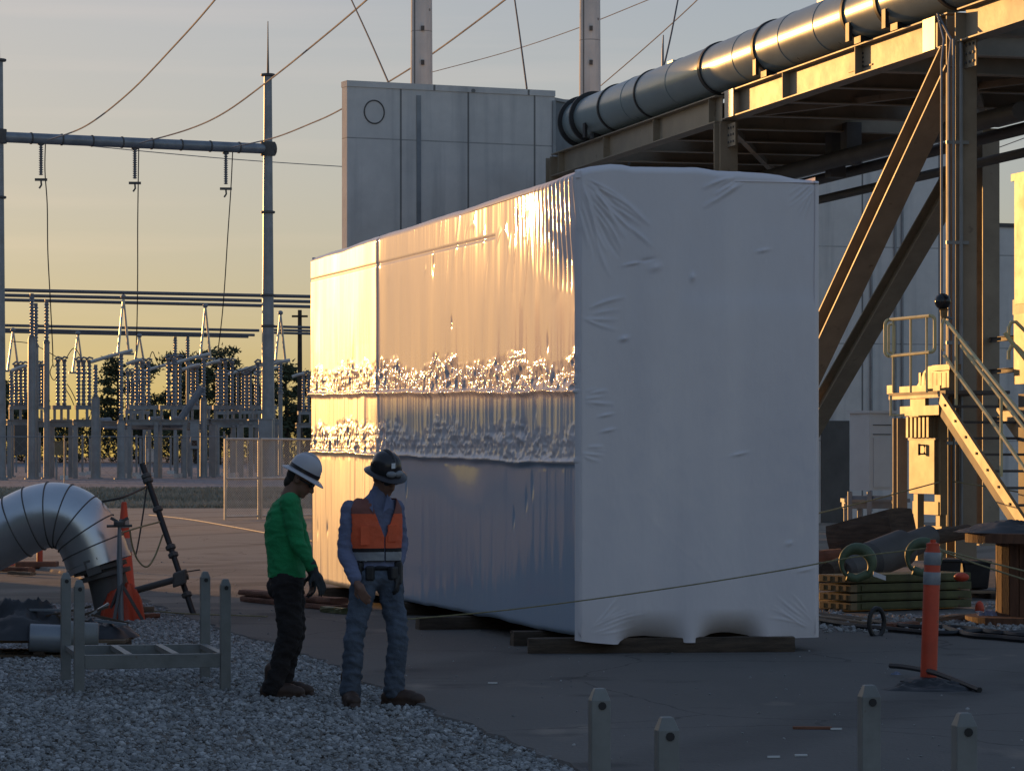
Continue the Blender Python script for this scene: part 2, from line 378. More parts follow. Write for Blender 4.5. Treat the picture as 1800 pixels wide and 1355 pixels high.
def film_mat():
    m = bpy.data.materials.new('shrink_film'); m.use_nodes = True
    t = m.node_tree; p = t.nodes['Principled BSDF']
    p.inputs['IOR'].default_value = 1.5
    p.inputs['Coat Weight'].default_value = 0.35; p.inputs['Coat Roughness'].default_value = 0.07
    tc = t.nodes.new('ShaderNodeTexCoord')
    mp = t.nodes.new('ShaderNodeMapping'); mp.inputs['Scale'].default_value = (1, 1, 0.16)
    t.links.new(tc.outputs['Object'], mp.inputs[0])
    n = t.nodes.new('ShaderNodeTexNoise'); n.inputs['Scale'].default_value = 2.5; n.inputs['Detail'].default_value = 5
    t.links.new(mp.outputs[0], n.inputs['Vector'])
    rp = t.nodes.new('ShaderNodeValToRGB')
    rp.color_ramp.elements[0].position = 0.3; rp.color_ramp.elements[0].color = (0.77, 0.715, 0.725, 1)
    rp.color_ramp.elements[1].position = 0.7; rp.color_ramp.elements[1].color = (0.86, 0.79, 0.78, 1)
    t.links.new(n.outputs[0], rp.inputs[0])
    # bluish colour below the lower lap of the long side stands in for shade
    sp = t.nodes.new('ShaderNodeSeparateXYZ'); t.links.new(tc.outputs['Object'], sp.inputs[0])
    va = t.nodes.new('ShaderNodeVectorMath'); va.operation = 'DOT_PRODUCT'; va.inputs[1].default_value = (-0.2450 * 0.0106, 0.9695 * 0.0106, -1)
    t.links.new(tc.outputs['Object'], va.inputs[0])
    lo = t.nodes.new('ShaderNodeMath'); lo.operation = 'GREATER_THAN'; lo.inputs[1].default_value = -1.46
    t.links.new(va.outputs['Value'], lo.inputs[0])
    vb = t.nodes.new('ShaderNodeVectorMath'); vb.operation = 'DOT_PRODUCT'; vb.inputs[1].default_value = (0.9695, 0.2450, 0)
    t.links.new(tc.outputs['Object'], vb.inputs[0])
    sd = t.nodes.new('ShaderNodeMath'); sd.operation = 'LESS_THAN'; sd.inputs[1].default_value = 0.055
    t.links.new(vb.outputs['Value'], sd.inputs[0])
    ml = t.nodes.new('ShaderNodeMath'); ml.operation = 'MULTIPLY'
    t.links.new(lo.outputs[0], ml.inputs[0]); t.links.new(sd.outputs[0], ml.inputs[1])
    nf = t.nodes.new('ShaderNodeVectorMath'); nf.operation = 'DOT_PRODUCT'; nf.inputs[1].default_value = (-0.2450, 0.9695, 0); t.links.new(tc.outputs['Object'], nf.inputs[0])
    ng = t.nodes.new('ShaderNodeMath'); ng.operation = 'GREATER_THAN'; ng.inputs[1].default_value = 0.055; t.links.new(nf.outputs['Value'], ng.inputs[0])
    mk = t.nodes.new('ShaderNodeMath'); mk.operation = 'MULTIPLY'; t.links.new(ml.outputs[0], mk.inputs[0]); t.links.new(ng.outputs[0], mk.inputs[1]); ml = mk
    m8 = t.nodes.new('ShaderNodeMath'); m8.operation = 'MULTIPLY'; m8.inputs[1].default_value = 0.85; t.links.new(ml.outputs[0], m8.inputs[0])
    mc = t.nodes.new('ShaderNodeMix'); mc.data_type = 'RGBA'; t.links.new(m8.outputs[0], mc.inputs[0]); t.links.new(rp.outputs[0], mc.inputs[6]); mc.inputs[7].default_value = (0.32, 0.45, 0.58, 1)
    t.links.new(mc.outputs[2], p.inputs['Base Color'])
    # the far length of film (past the overlap at 8.2 m) is a glossier roll
    vd = t.nodes.new('ShaderNodeVectorMath'); vd.operation = 'DOT_PRODUCT'; vd.inputs[1].default_value = (-0.2450, 0.9695, 0)
    t.links.new(tc.outputs['Object'], vd.inputs[0])
    st = t.nodes.new('ShaderNodeMapRange'); st.inputs[1].default_value = 8.15; st.inputs[2].default_value = 8.3
    st.inputs[3].default_value = 0.0; st.inputs[4].default_value = -0.30
    t.links.new(vd.outputs['Value'], st.inputs[0])
    ss = t.nodes.new('ShaderNodeMapRange'); ss.inputs[1].default_value = 8.15; ss.inputs[2].default_value = 8.3
    ss.inputs[3].default_value = 0.10; ss.inputs[4].default_value = 0.12
    t.links.new(vd.outputs['Value'], ss.inputs[0]); t.links.new(ss.outputs[0], p.inputs['Specular IOR Level'])
    rr = t.nodes.new('ShaderNodeMapRange'); rr.inputs[3].default_value = 0.60; rr.inputs[4].default_value = 0.80
    t.links.new(n.outputs[0], rr.inputs[0])
    ad = t.nodes.new('ShaderNodeMath'); ad.operation = 'ADD'
    t.links.new(rr.outputs[0], ad.inputs[0]); t.links.new(st.outputs[0], ad.inputs[1]); t.links.new(ad.outputs[0], p.inputs['Roughness'])
    n2 = t.nodes.new('ShaderNodeTexNoise'); n2.inputs['Scale'].default_value = 9; n2.inputs['Detail'].default_value = 4
    t.links.new(mp.outputs[0], n2.inputs['Vector'])
    b = t.nodes.new('ShaderNodeBump'); b.inputs['Strength'].default_value = 0.12; b.inputs['Distance'].default_value = 0.02
    t.links.new(n2.outputs[0], b.inputs['Height']); t.links.new(b.outputs[0], p.inputs['Normal'])
    return m
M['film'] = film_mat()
def concrete_mat(name, ox, step, oz, zstep, seed=0.0):
    """cast concrete: panel joints along local x and z, form-tie marks, stains"""
    m = bpy.data.materials.new(name); m.use_nodes = True
    t = m.node_tree; p = t.nodes['Principled BSDF']; p.inputs['Roughness'].default_value = 0.85
    tc = t.nodes.new('ShaderNodeTexCoord'); L = t.links.new
    n = t.nodes.new('ShaderNodeTexNoise'); n.inputs['Scale'].default_value = 1.1; n.inputs['Detail'].default_value = 9; n.inputs['Roughness'].default_value = 0.65
    L(tc.outputs['Object'], n.inputs['Vector'])
    rp = t.nodes.new('ShaderNodeValToRGB')
    rp.color_ramp.elements[0].position = 0.3; rp.color_ramp.elements[0].color = (0.62, 0.605, 0.58, 1)
    rp.color_ramp.elements[1].position = 0.72; rp.color_ramp.elements[1].color = (0.80, 0.775, 0.74, 1)
    L(n.outputs[0], rp.inputs[0])
    mps = t.nodes.new('ShaderNodeMapping'); mps.inputs['Scale'].default_value = (2.2, 2.2, 0.12); L(tc.outputs['Object'], mps.inputs[0])
    ns = t.nodes.new('ShaderNodeTexNoise'); ns.inputs['Scale'].default_value = 1.4; ns.inputs['Detail'].default_value = 7; L(mps.outputs[0], ns.inputs['Vector'])
    rs = t.nodes.new('ShaderNodeMapRange'); rs.inputs[1].default_value = 0.5; rs.inputs[2].default_value = 0.75; rs.inputs[3].default_value = 0; rs.inputs[4].default_value = 0.55; L(ns.outputs[0], rs.inputs[0])
    ms = t.nodes.new('ShaderNodeMix'); ms.data_type = 'RGBA'; L(rs.outputs[0], ms.inputs[0]); L(rp.outputs[0], ms.inputs[6]); ms.inputs[7].default_value = (0.34, 0.35, 0.36, 1)
    sx = t.nodes.new('ShaderNodeSeparateXYZ'); L(tc.outputs['Object'], sx.inputs[0])
    def math_(op, a, b=None):
        q = t.nodes.new('ShaderNodeMath'); q.operation = op
        for i, x in enumerate((a, b)):
            if x is None: continue
            if isinstance(x, (int, float)): q.inputs[i].default_value = x
            else: L(x, q.inputs[i])
        return q.outputs[0]
    def line(src, o, st, w):
        a = math_('ADD', src, o); a = math_('PINGPONG', a, st / 2)
        return math_('LESS_THAN', a, w)
    jx = line(sx.outputs[0], ox, step, 0.022); jz = line(sx.outputs[2], oz, zstep, 0.013)
    wob = t.nodes.new('ShaderNodeTexNoise'); wob.inputs['Scale'].default_value = 2.2; L(tc.outputs['Object'], wob.inputs['Vector'])
    jj = math_('MAXIMUM', math_('MULTIPLY', jx, 0.75), math_('MULTIPLY', jz, math_('MULTIPLY', wob.outputs[0], 0.9)))
    v = t.nodes.new('ShaderNodeTexVoronoi'); v.inputs['Scale'].default_value = 1.3; v.inputs['Randomness'].default_value = 0.9
    L(tc.outputs['Object'], v.inputs['Vector'])
    pit = math_('LESS_THAN', v.outputs['Distance'], 0.075)
    nz = t.nodes.new('ShaderNodeTexNoise'); nz.inputs['Scale'].default_value = 2.6; nz.inputs['Detail'].default_value = 8; L(tc.outputs['Object'], nz.inputs['Vector'])
    pit = math_('MULTIPLY', pit, math_('GREATER_THAN', nz.outputs[0], 0.42))
    jj = math_('MAXIMUM', jj, math_('MULTIPLY', pit, 0.7))
    mx = t.nodes.new('ShaderNodeMix'); mx.data_type = 'RGBA'; L(jj, mx.inputs[0]); L(ms.outputs[2], mx.inputs[6]); mx.inputs[7].default_value = (0.06, 0.06, 0.06, 1)
    L(mx.outputs[2], p.inputs['Base Color'])
    b = t.nodes.new('ShaderNodeBump'); b.inputs['Strength'].default_value = 0.3; b.inputs['Distance'].default_value = 0.03
    L(math_('SUBTRACT', nz.outputs[0], jj), b.inputs['Height']); L(b.outputs[0], p.inputs['Normal'])
    return m
M['conc1'] = concrete_mat('cast_concrete', 0.35, 1.62, 0.6, 3.1)
M['conc2'] = concrete_mat('panel_concrete', 0.2, 2.1, 0.35, 2.45)
# ------------------------------------------------------------------ ground
def gz(Y):
    Y = np.asarray(Y, float)
    t = np.clip((Y - 105) / 11, 0, 1); t = t * t * (3 - 2 * t)
    return 0.47 * t + np.clip(Y - 116, 0, 150) * 0.0055
def sheet(name, x0, x1, ys, dz, m, kind='structure', jag=0.0, nx=60):
    xs = np.linspace(x0, x1, nx); ys = np.array(ys, float)
    X, Y = np.meshgrid(xs, ys)
    Z = gz(Y) + dz
    if jag:
        Y = Y + 0; j = fbm(X * 0.08, Y * 0 + 3.3, 4, 5) * jag
        Y[0] += j[0]; Y[-1] += j[-1]
        Z = gz(Y) + dz
    V = np.stack([X, Y, Z], -1).reshape(-1, 3)
    a = np.arange(len(ys) - 1)[:, None] * nx + np.arange(nx - 1)[None]
    Q = np.stack([a, a + 1, a + nx + 1, a + nx], -1).reshape(-1, 4)
    o = np_mesh(name, V, Q, m)
    if kind: o['kind'] = kind
    return o
sheet('ground', -700, 700, [-80, 0, 30, 60, 90, 105, 107, 109, 111, 113, 115, 116, 120, 140, 170, 200, 266, 400, 900, 2200], -0.012, M['dirt'])
sheet('grass_bank', -260, 200, [103, 105, 107, 109, 111, 113, 115, 116.5], 0.002, M['grass'], jag=9.0, nx=240)
sheet('gravel_pad', -260, 260, [116.3, 120, 140, 170, 200, 266, 330], 0.006, M['pad'], jag=4.0, nx=160)
# asphalt: a slab 3 cm thick with a ragged edge towards the foreground gravel
edge_px = [(1190, 1500), (1020, 1355), (880, 1300), (735, 1243), (640, 1198), (560, 1160), (470, 1130), (380, 1104), (300, 1076), (225, 1045), (120, 1008), (0, 985), (-160, 965), (-420, 950)]
edge = [G(*e) for e in edge_px]
EDGE = []
for a, b in zip(edge, edge[1:]):
    n = max(2, int((b - a).length / 0.25))
    for k in range(n):
        q = a.lerp(b, k / n)
        EDGE.append(Vector((q.x + random.uniform(-0.05, 0.05), q.y + random.uniform(-0.05, 0.05), 0)))
EDGE.append(edge[-1])
def make_asphalt():
    top = 0.022
    outer = [Vector((60, 103.2, 0)), Vector((60, 5, 0)), Vector((3.2, 5, 0))]
    far = [Vector((-40, 103.2, 0))]
    loop = EDGE + far + outer
    bm = bmesh.new()
    vs = [bm.verts.new((p.x, p.y, top)) for p in loop]
    f = bm.faces.new(vs)
    bmesh.ops.triangulate(bm, faces=[f])
    n = len(EDGE)
    lo = [bm.verts.new((p.x - 0.02, p.y - 0.03, -0.02)) for p in EDGE]
    for i in range(n - 1):
        bm.faces.new((vs[i], lo[i], lo[i + 1], vs[i + 1]))
    bmesh.ops.recalc_face_normals(bm, faces=bm.faces)
    me = bpy.data.meshes.new('asphalt'); bm.to_mesh(me); bm.free()
    if me.polygons[0].normal.z < 0: me.flip_normals()
    put(link('asphalt', me, M['asphalt']), kind='structure')
make_asphalt()
# loose stones of the foreground gravel
def edge_x(Y):
    ys = np.array([e.y for e in edge]); xs = np.array([e.x for e in edge])
    return np.interp(Y, ys, xs)
def ico():
    t = (1 + 5 ** .5) / 2
    v = np.array([(-1, t, 0), (1, t, 0), (-1, -t, 0), (1, -t, 0), (0, -1, t), (0, 1, t), (0, -1, -t), (0, 1, -t), (t, 0, -1), (t, 0, 1), (-t, 0, -1), (-t, 0, 1)], float)
    v /= np.linalg.norm(v[0])
    f = np.array([(0, 11, 5), (0, 5, 1), (0, 1, 7), (0, 7, 10), (0, 10, 11), (1, 5, 9), (5, 11, 4), (11, 10, 2), (10, 7, 6), (7, 1, 8), (3, 9, 4), (3, 4, 2), (3, 2, 6), (3, 6, 8), (3, 8, 9), (4, 9, 5), (2, 4, 11), (6, 2, 10), (8, 6, 7), (9, 8, 1)])
    return v, f
def stones(name, Pn, size, m):
    v, f = ico(); n = len(Pn)
    q = rng.normal(size=(n, 4)); q /= np.linalg.norm(q, axis=1)[:, None]
    w, x, y, z = q.T
    Rm = np.stack([1 - 2 * (y * y + z * z), 2 * (x * y - z * w), 2 * (x * z + y * w), 2 * (x * y + z * w), 1 - 2 * (x * x + z * z), 2 * (y * z - x * w), 2 * (x * z - y * w), 2 * (y * z + x * w), 1 - 2 * (x * x + y * y)], -1).reshape(n, 3, 3)
    sc = size[:, None] * rng.uniform(0.55, 1.25, (n, 3))
    V = v[None] * sc[:, None, :] * rng.uniform(0.8, 1.2, (n, 12, 1))
    V = np.einsum('nij,nkj->nki', Rm, V)
    V[:, :, 2] *= 0.8
    V += Pn[:, None, :]
    Q = (f[None] + (np.arange(n) * 12)[:, None, None]).reshape(-1, 3)
    o = np_mesh(name, V.reshape(-1, 3), Q, m, smooth=False)
    return o
N = 105000
yy = 14.8 + 22 * rng.random(N) ** 1.25
xl = -0.172 * yy - 0.4
xr = edge_x(yy) + 0.03
xx = xl + (xr - xl) * rng.random(N)
keep = (xx < xr) & (rng.random(N) < np.clip((xr - xl) / 4.5, 0.12, 1))
xx, yy = xx[keep], yy[keep]
sz = 0.005 + 0.022 * rng.random(len(xx)) ** 3.6
lump = fbm(xx * 1.2, yy * 1.2, 3, 31) * 0.03
put(stones('gravel', np.stack([xx, yy, np.maximum(lump, -0.004) + 0.003], -1), sz, M['stone']), kind='stuff', label='loose grey gravel covering the foreground', cat='gravel')
# a scatter of pebbles and scraps on the asphalt
n = 900
py_ = rng.uniform(16, 60, n); px_ = rng.uniform(-0.15, 0.17, n) * py_
k = px_ > edge_x(py_) + 0.05
put(stones('pebbles', np.stack([px_[k], py_[k], np.full(k.sum(), 0.026)], -1), 0.004 + 0.012 * rng.random(k.sum()) ** 3, M['stone']), kind='stuff', label='scattered pebbles on the asphalt', cat='pebbles')
# grass blades on the bank
def tufts(name, n, xr, yr, h, m):
    x = rng.uniform(*xr, n); y = rng.uniform(*yr, n); z = gz(y) - 0.01
    hh = h * rng.uniform(0.4, 1.2, n); a = rng.uniform(0, 6.28, n); w = 0.03 + 0.05 * rng.random(n)
    lx = rng.normal(0, 0.3, n) * hh; ly = rng.normal(0, 0.3, n) * hh
    V = np.stack([np.stack([x - w * np.cos(a), y - w * np.sin(a), z], -1), np.stack([x + w * np.cos(a), y + w * np.sin(a), z], -1), np.stack([x + lx, y + ly, z + hh], -1)], 1).reshape(-1, 3)
    Q = np.arange(3 * n).reshape(-1, 3)
    return np_mesh(name, V, Q, m, smooth=False)
put(tufts('grass', 26000, (-22, -4), (104, 117), 0.14, M['grass']), kind='stuff', label='rough grass on the low bank before the switchyard', cat='grass')
# ------------------------------------------------------------------ the wrapped unit
C0 = Vector((0.545, 27.0, 0))         # near left corner
LW, WW = 12.21, 2.19
def wrapped_unit():
    t = thing('wrapped_module', 'long tall box wrapped in white shrink film, resting on timbers', 'wrapped unit', (C0.x, C0.y, 0.17))
    NL = -BV; NF = -AV
    # --- long left face
    nt_, nv = 760, 330
    T, S = np.meshgrid(np.linspace(0, 1, nt_), np.linspace(0, 1, nv))
    zb = 0.17 + 0.035 * (fbm(T * 16, T * 0, 3, 3)) + 0.02 * np.sin(T * 40) * np.exp(-T * 30)
    zt = 4.12 + 0.03 * fbm(T * 12, T * 0, 3, 4)
    Z = zb + (zt - zb) * S; X = T * LW
    zu = 2.245 + 0.205 * T + 0.05 * fbm(X * 0.9, X * 0, 3, 8)        # lower rim of the upper crumpled band
    zl = 1.63 + 0.13 * T + 0.05 * fbm(X * 0.9, X * 0 + 5, 3, 9)
    D = np.zeros_like(Z)
    def band(lo, h0, h1, soft):
        top = lo + h0 + (h1 - h0) * vnoise(X * 2.6, X * 0 + 1.7, 14)
        return np.clip((Z - lo) / 0.03, 0, 1) * np.clip((top - Z) / soft + 1, 0, 1)
    bu = band(zu, 0.12, 0.34, 0.12); bl = band(zl, 0.14, 0.36, 0.12)
    cr = ridge(X * 4.4 + 0.4 * fbm(X * 3, Z * 3, 2, 50), Z * 6.2, 3, 20) + 0.5 * ridge(X * 11, Z * 14, 2, 25)
    D += (bu + bl) * (cr - 0.75) * 0.050
    # rolled rim below each band
    for lo in (zu, zl):
        D += 0.030 * np.exp(-((Z - lo) / 0.022) ** 2) * (0.6 + 0.8 * vnoise(X * 2.2, Z * 0, 71))
        D -= 0.012 * (Z < lo)
    # hanging folds between the bands and, far down the side, everywhere above the lowest panel
    fold = fbm(X * 5.0, Z * 0.22 + 3, 4, 40) + 0.5 * fbm(X * 13, Z * 0.5, 2, 44)
    mid = np.clip((zu - Z) / 0.05, 0, 1) * np.clip((Z - zl) / 0.05, 0, 1)
    farp = 1 / (1 + np.exp(-(X - 8.2) * 9))                      # second length of film, past the overlap
    D += mid * fold * 0.034
    upper = np.clip((Z - zu) / 0.1, 0, 1)
    f2 = fbm(X * 3.4, Z * 0.30 + 9, 4, 60)
    D += upper * f2 * (0.005 + 0.030 * farp * np.clip((3.45 - Z) / 0.5, 0, 1) + 0.012 * np.clip((3.2 - Z) / 0.6, 0, 1) * (0.3 + 0.9 * vnoise(X * 0.6, X * 0 + 4, 66)))
    low = np.clip((zl - Z) / 0.08, 0, 1)
    D += low * fbm(X * 6, Z * 0.35, 3, 80) * (0.006 + 0.028 * farp)
    D += 0.02 * farp + 0.018 * np.exp(-((X - 8.2) / 0.05) ** 2)
    # tight slanted pleats beside the front corner and drag creases along the top
    pl = np.sin((X + (4.1 - Z) * 0.10) * 44 + 3 * fbm(X * 2, Z * 1.2, 2, 90))
    D += 0.017 * pl * np.exp(-(X / 1.15) ** 2) * np.clip((Z - 3.05 - 0.5 * X * 0.3) / 0.5, 0, 1)
    dr = ridge(X * 2.4 - (4.1 - Z) * 0.8, Z * 0.9, 2, 95)
    D += 0.035 * np.clip(dr - 0.62, 0, 1) * np.clip((Z - 3.0) / 0.5, 0, 1) * np.clip(1.1 - X / 8.5, 0, 1)
    D -= 0.008 * np.exp(-((Z - (3.73 + 0.009 * X)) / 0.012) ** 2) * (X > 2.9)   # taped seam
    D += 0.035 * fbm(X * 0.35, Z * 0.5, 2, 99)
    # scattered small dents
    for _ in range(16):
        a, b = rng.uniform(0.4, 12), rng.uniform(0.5, 3.9); w = rng.uniform(0.02, 0.05)
        D -= 0.010 * np.exp(-((X - a) / w) ** 2 - ((Z - b) / (w * 2.4)) ** 2)
    ed = np.minimum(np.minimum(X, LW - X), np.minimum(Z - zb, zt - Z))
    rnd = 0.05 * np.clip(1 - ed / 0.06, 0, 1) ** 2
    D = D * np.clip(ed / 0.05, 0, 1) - rnd + 0.01 * vnoise(Z * 9, X * 0, 123) * np.exp(-X / 0.05)
    def grid(Pt):
        h, w = Pt.shape[:2]
        a = np.arange(h - 1)[:, None] * w + np.arange(w - 1)[None]
        return Pt.reshape(-1, 3), np.stack([a, a + 1, a + w + 1, a + w], -1).reshape(-1, 4)
    def face(o, along, nrm, X, Z, D):
        o = np.array(o); a = np.array(along); n = np.array(nrm)
        return o + X[..., None] * a + D[..., None] * n + np.stack([X * 0, X * 0, Z], -1)
    V1, Q1 = grid(face((C0.x, C0.y, 0), AV, NL, X, Z, D)); Q1 = Q1[:, ::-1]
    # --- front face
    nu, nz = 280, 460
    U, S = np.meshgrid(np.linspace(0, 1, nu), np.linspace(0, 1, nz))
    s_ = 5600 / 27.25
    tpx = [1013, 1040, 1075, 1095, 1110, 1195, 1225, 1262, 1300, 1345, 1372, 1400, 1443]
    tpy = [303, 296, 291, 292, 295, 294, 293.5, 298.5, 299, 301, 304, 310, 313]
    bpx = [1013, 1042, 1079, 1087, 1093, 1113, 1140, 1172, 1197, 1203, 1225, 1230, 1259, 1275, 1290, 1321, 1330, 1340, 1364, 1374, 1405, 1443]
    bpy_ = [1117, 1126, 1133, 1133, 1122, 1108, 1106, 1111, 1123, 1131, 1131, 1121, 1101, 1097, 1098, 1109, 1121, 1131, 1131, 1121, 1119, 1118]
    pxs = 1013 + U * 430
    zt = 1.7 + (802 - np.interp(pxs, tpx, tpy)) / s_ + 0.004 * fbm(U * 30, U * 0, 2, 7)
    zb = 1.7 + (802 - (1128 - (1128 - np.interp(pxs, bpx, bpy_)) * 0.48)) / s_
    Z = zb + (zt - zb) * S; X = U * WW
    D = 0.010 * fbm(X * 1.1, Z * 0.7, 3, 201) + 0.0045 * fbm(X * 8, Z * 4, 4, 205) + 0.004 * np.clip(ridge(X * 3, Z * 2.2, 2, 207) - 0.8, 0, 1) * 5
    # film drawn in between the three skid feet
    gap = np.clip((np.interp(pxs, bpx, bpy_) * -1 + 1131) / 30, 0, 1)
    gap = np.where((pxs > 1086) & (pxs < 1342), gap, gap * 0.2)
    kq = np.hanning(33); kq /= kq.sum(); g1 = np.convolve(np.pad(gap[0], 16, 'edge'), kq, 'valid'); gap = np.broadcast_to(g1, gap.shape)
    D -= 0.24 * gap * np.clip((0.40 - Z) / 0.26, 0, 1) ** 2
    # stretch creases fanning from corners and from the feet
    def fan(cx, cz, a0, a1, n, L, amp, w=0.016):
        out = 0
        for k in range(n):
            a = a0 + (a1 - a0) * (k + rng.uniform(-0.25, 0.25)) / max(1, n - 1)
            l0 = L * rng.uniform(0.10, 0.35); l1 = L * rng.uniform(0.5, 1.0)
            ca, sa = math.cos(a), math.sin(a)
            p = (X - cx) * ca + (Z - cz) * sa; q = -(X - cx) * sa + (Z - cz) * ca
            q = q + 0.02 * np.sin(p * 7 + k)
            out = out + amp * rng.uniform(0.5, 1.2) * np.exp(-(q / (w * (0.6 + p.clip(0, 9) * 1.2))) ** 2) * np.clip((p - l0) / 0.1, 0, 1) * np.clip((l1 - p) / 0.15, 0, 1)
        return out
    D += fan(0.0, 4.1, -1.45, -0.5, 16, 0.95, 0.012, .011) - fan(0.02, 4.08, -1.4, -0.55, 12, 0.8, 0.010, .010)
    D += fan(2.19, 4.1, math.pi + 0.35, math.pi + 1.2, 8, 0.5, 0.008, .010)
    D += fan(1.55, 4.12, math.pi + 0.28, math.pi + 0.62, 5, 0.62, 0.016)
    D += fan(0.36, 0.12, 0.55, 1.0, 3, 1.9, 0.0005, 0.010) + fan(0.05, 0.2, 0.1, 0.75, 8, 0.6, 0.006, .009)
    D += fan(1.72, 0.12, 1.9, 2.4, 3, 1.8, 0.0005, 0.010) + fan(2.16, 0.2, 2.2, 3.0, 8, 0.5, 0.006, .009)
    D += fan(0.0, 2.2, -0.35, 0.35, 5, 0.35, 0.012) + fan(0.0, 1.75, -0.5, 0.2, 6, 0.32, 0.012) + fan(0, 2.9, -0.3, 0.3, 4, 0.5, 0.010)
    for (a, b, w, h, am) in [(0.50, 3.34, 0.07, 0.012, 0.014), (0.62, 3.37, 0.06, 0.014, -0.012), (0.70, 3.31, 0.05, 0.03, 0.012), (1.67, 3.47, 0.05, 0.014, 0.012), (1.03, 3.23, 0.02, 0.03, 0.018), (0.42, 2.70, 0.035, 0.02, 0.02), (0.26, 2.05, 0.05, 0.012, 0.014), (0.28, 1.92, 0.05, 0.012, 0.014), (2.05, 0.72, 0.06, 0.012, 0.010), (1.9, 0.95, 0.03, 0.02, 0.010), (1.45, 1.72, 0.06, 0.012, 0.012)]:
        D += am * np.exp(-((X - a) / w) ** 2 - ((Z - b - 0.2 * (X - a)) / h) ** 2)
    # soft plateaus: stiffer panels behind the film
    D += 0.012 * (1 / (1 + np.exp(-(X - 0.93) * 40))) * (1 / (1 + np.exp((Z - 3.05) * 25))) - 0.010 * (1 / (1 + np.exp(-(X - 1.42) * 40)))
    ed = np.minimum(np.minimum(X, WW - X), (zt - Z))
    D = D * np.clip(ed / 0.03, 0, 1) - 0.05 * np.clip(1 - ed / 0.06, 0, 1) ** 2
    V2, Q2 = grid(face((C0.x, C0.y, 0), BV, NF, X, Z, D))
    # --- right, back and top faces
    T, S = np.meshgrid(np.linspace(0, 1, 120), np.linspace(0, 1, 60))
    X3 = T * LW; Z3 = 0.17 + S * 3.94; D3 = 0.03 * fbm(X3 * 1.2, Z3, 3, 300) - 0.05 * np.clip(1 - np.minimum(np.minimum(X3, LW - X3), np.minimum(4.11 - Z3, 9)) / 0.06, 0, 1) ** 2
    e = C0 + BV * WW
    V3, Q3 = grid(face((e.x, e.y, 0), AV, BV, X3, Z3, D3))
    T, S = np.meshgrid(np.linspace(0, 1, 40), np.linspace(0, 1, 60))
    e = C0 + AV * LW
    X4 = T * WW; Z4 = 0.17 + S * 3.95; D4 = 0.03 * fbm(X4 * 1.2, Z4, 3, 310) - 0.05 * np.clip(1 - np.minimum(np.minimum(X4, WW - X4), 4.12 - Z4) / 0.06, 0, 1) ** 2
    V4, Q4 = grid(face((e.x, e.y, 0), BV, AV, X4, Z4, D4)); Q4 = Q4[:, ::-1]
    T, S = np.meshgrid(np.linspace(0, 1, 160), np.linspace(0, 1, 40))
    Xa = T * LW; Xb = S * WW
    V5 = (np.array(C0) + Xa[..., None] * np.array(AV) + Xb[..., None] * np.array(BV) + np.stack([Xa * 0, Xa * 0, 4.06 + 0.05 * np.sin(Xa * 4) * np.sin(S * math.pi)], -1))
    V5, Q5 = grid(V5); Q5 = Q5[:, ::-1]
    Vs, Qs, o = [], [], 0
    for v, q in ((V1, Q1), (V2, Q2), (V3, Q3), (V4, Q4), (V5, Q5)):
        Vs.append(v); Qs.append(q + o); o += len(v)
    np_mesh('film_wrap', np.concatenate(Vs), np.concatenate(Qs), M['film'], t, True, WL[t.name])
    # three skid runners under the floor
    for u in (0.36, 1.02, 1.72):
        mb = MB(); p = C0 + BV * u + AV * 0.12 + ZV * 0.215
        mb.ibeam(p, p + AV * (LW - 0.3), 0.12, 0.11, 0.02)
        mb.build('skid_runner', M['darksteel'], t)
    mb = MB(); c = C0 + BV * WW / 2 + AV * LW / 2
    mb.box(c + ZV * 0.30, LW - 0.5, WW - 0.4, 0.05, AV, BV); mb.build('floor_pan', M['darksteel'], t)
wrapped_unit()
# timbers under it
def timber(name, label, p0, p1, w, h, m, group=None):
    """a sawn timber with slightly worn, checked ends"""
    p0 = Vector(p0); p1 = Vector(p1); d = p1 - p0; L = d.length; d.normalize(); s = d.cross(ZV).normalized(); u = s.cross(d)
    nx = max(6, int(L / 0.15)); mb = MB(); prof = [(-1, -1), (-0.35, -1), (0.35, -1), (1, -1), (1, -0.3), (1, 0.4), (1, 1), (0.3, 1), (-0.3, 1), (-1, 1), (-1, 0.3), (-1, -0.4)]
    for i in range(nx + 1):
        for a, b in prof:
            e = 0.93 if (abs(a) == 1 and abs(b) == 1) else 1.0
            q = p0 + d * (L * i / nx + (random.uniform(-.006, .006) if i in (0, nx) else 0)) + s * (w / 2 * a * e + random.uniform(-.004, .004)) + u * (h / 2 * b * e + random.uniform(-.004, .004))
            mb.v.append(tuple(q))
    n = 12
    for i in range(nx):
        for k in range(n):
            mb.f.append((i * n + k, i * n + (k + 1) % n, (i + 1) * n + (k + 1) % n, (i + 1) * n + k))
    mb.f.append(tuple(range(n))[::-1]); mb.f.append(tuple(nx * n + k for k in range(n)))
    o = mb.build(name, m, None, base=tuple((p0 + p1) / 2))
    return put(o, label, 'timber', group)
tg = 'timbers under the wrapped unit'
q = C0 + AV * 0.30
timber('cribbing_timber', 'long dark timber under the front end of the wrapped unit, nearest one', G(932, 1153) + ZV * .078 + AV * .08, G(1400, 1150) + ZV * .078 + AV * .08, 0.15, 0.150, M['timber'], tg)
timber('cribbing_timber', 'dark timber just behind the nearest one, its end showing to the left', G(905, 1140) + ZV * .078 + AV * .1, G(905, 1140) + ZV * .078 + AV * .1 + BV * 2.3, 0.15, 0.150, M['timber'], tg)
timber('cribbing_timber', 'dark timber end showing under the long side, second from the front', G(738, 1111) + ZV * .075 + AV * .1, G(738, 1111) + ZV * .075 + AV * .1 + BV * 2.4, 0.2, 0.145, M['timber'], tg)
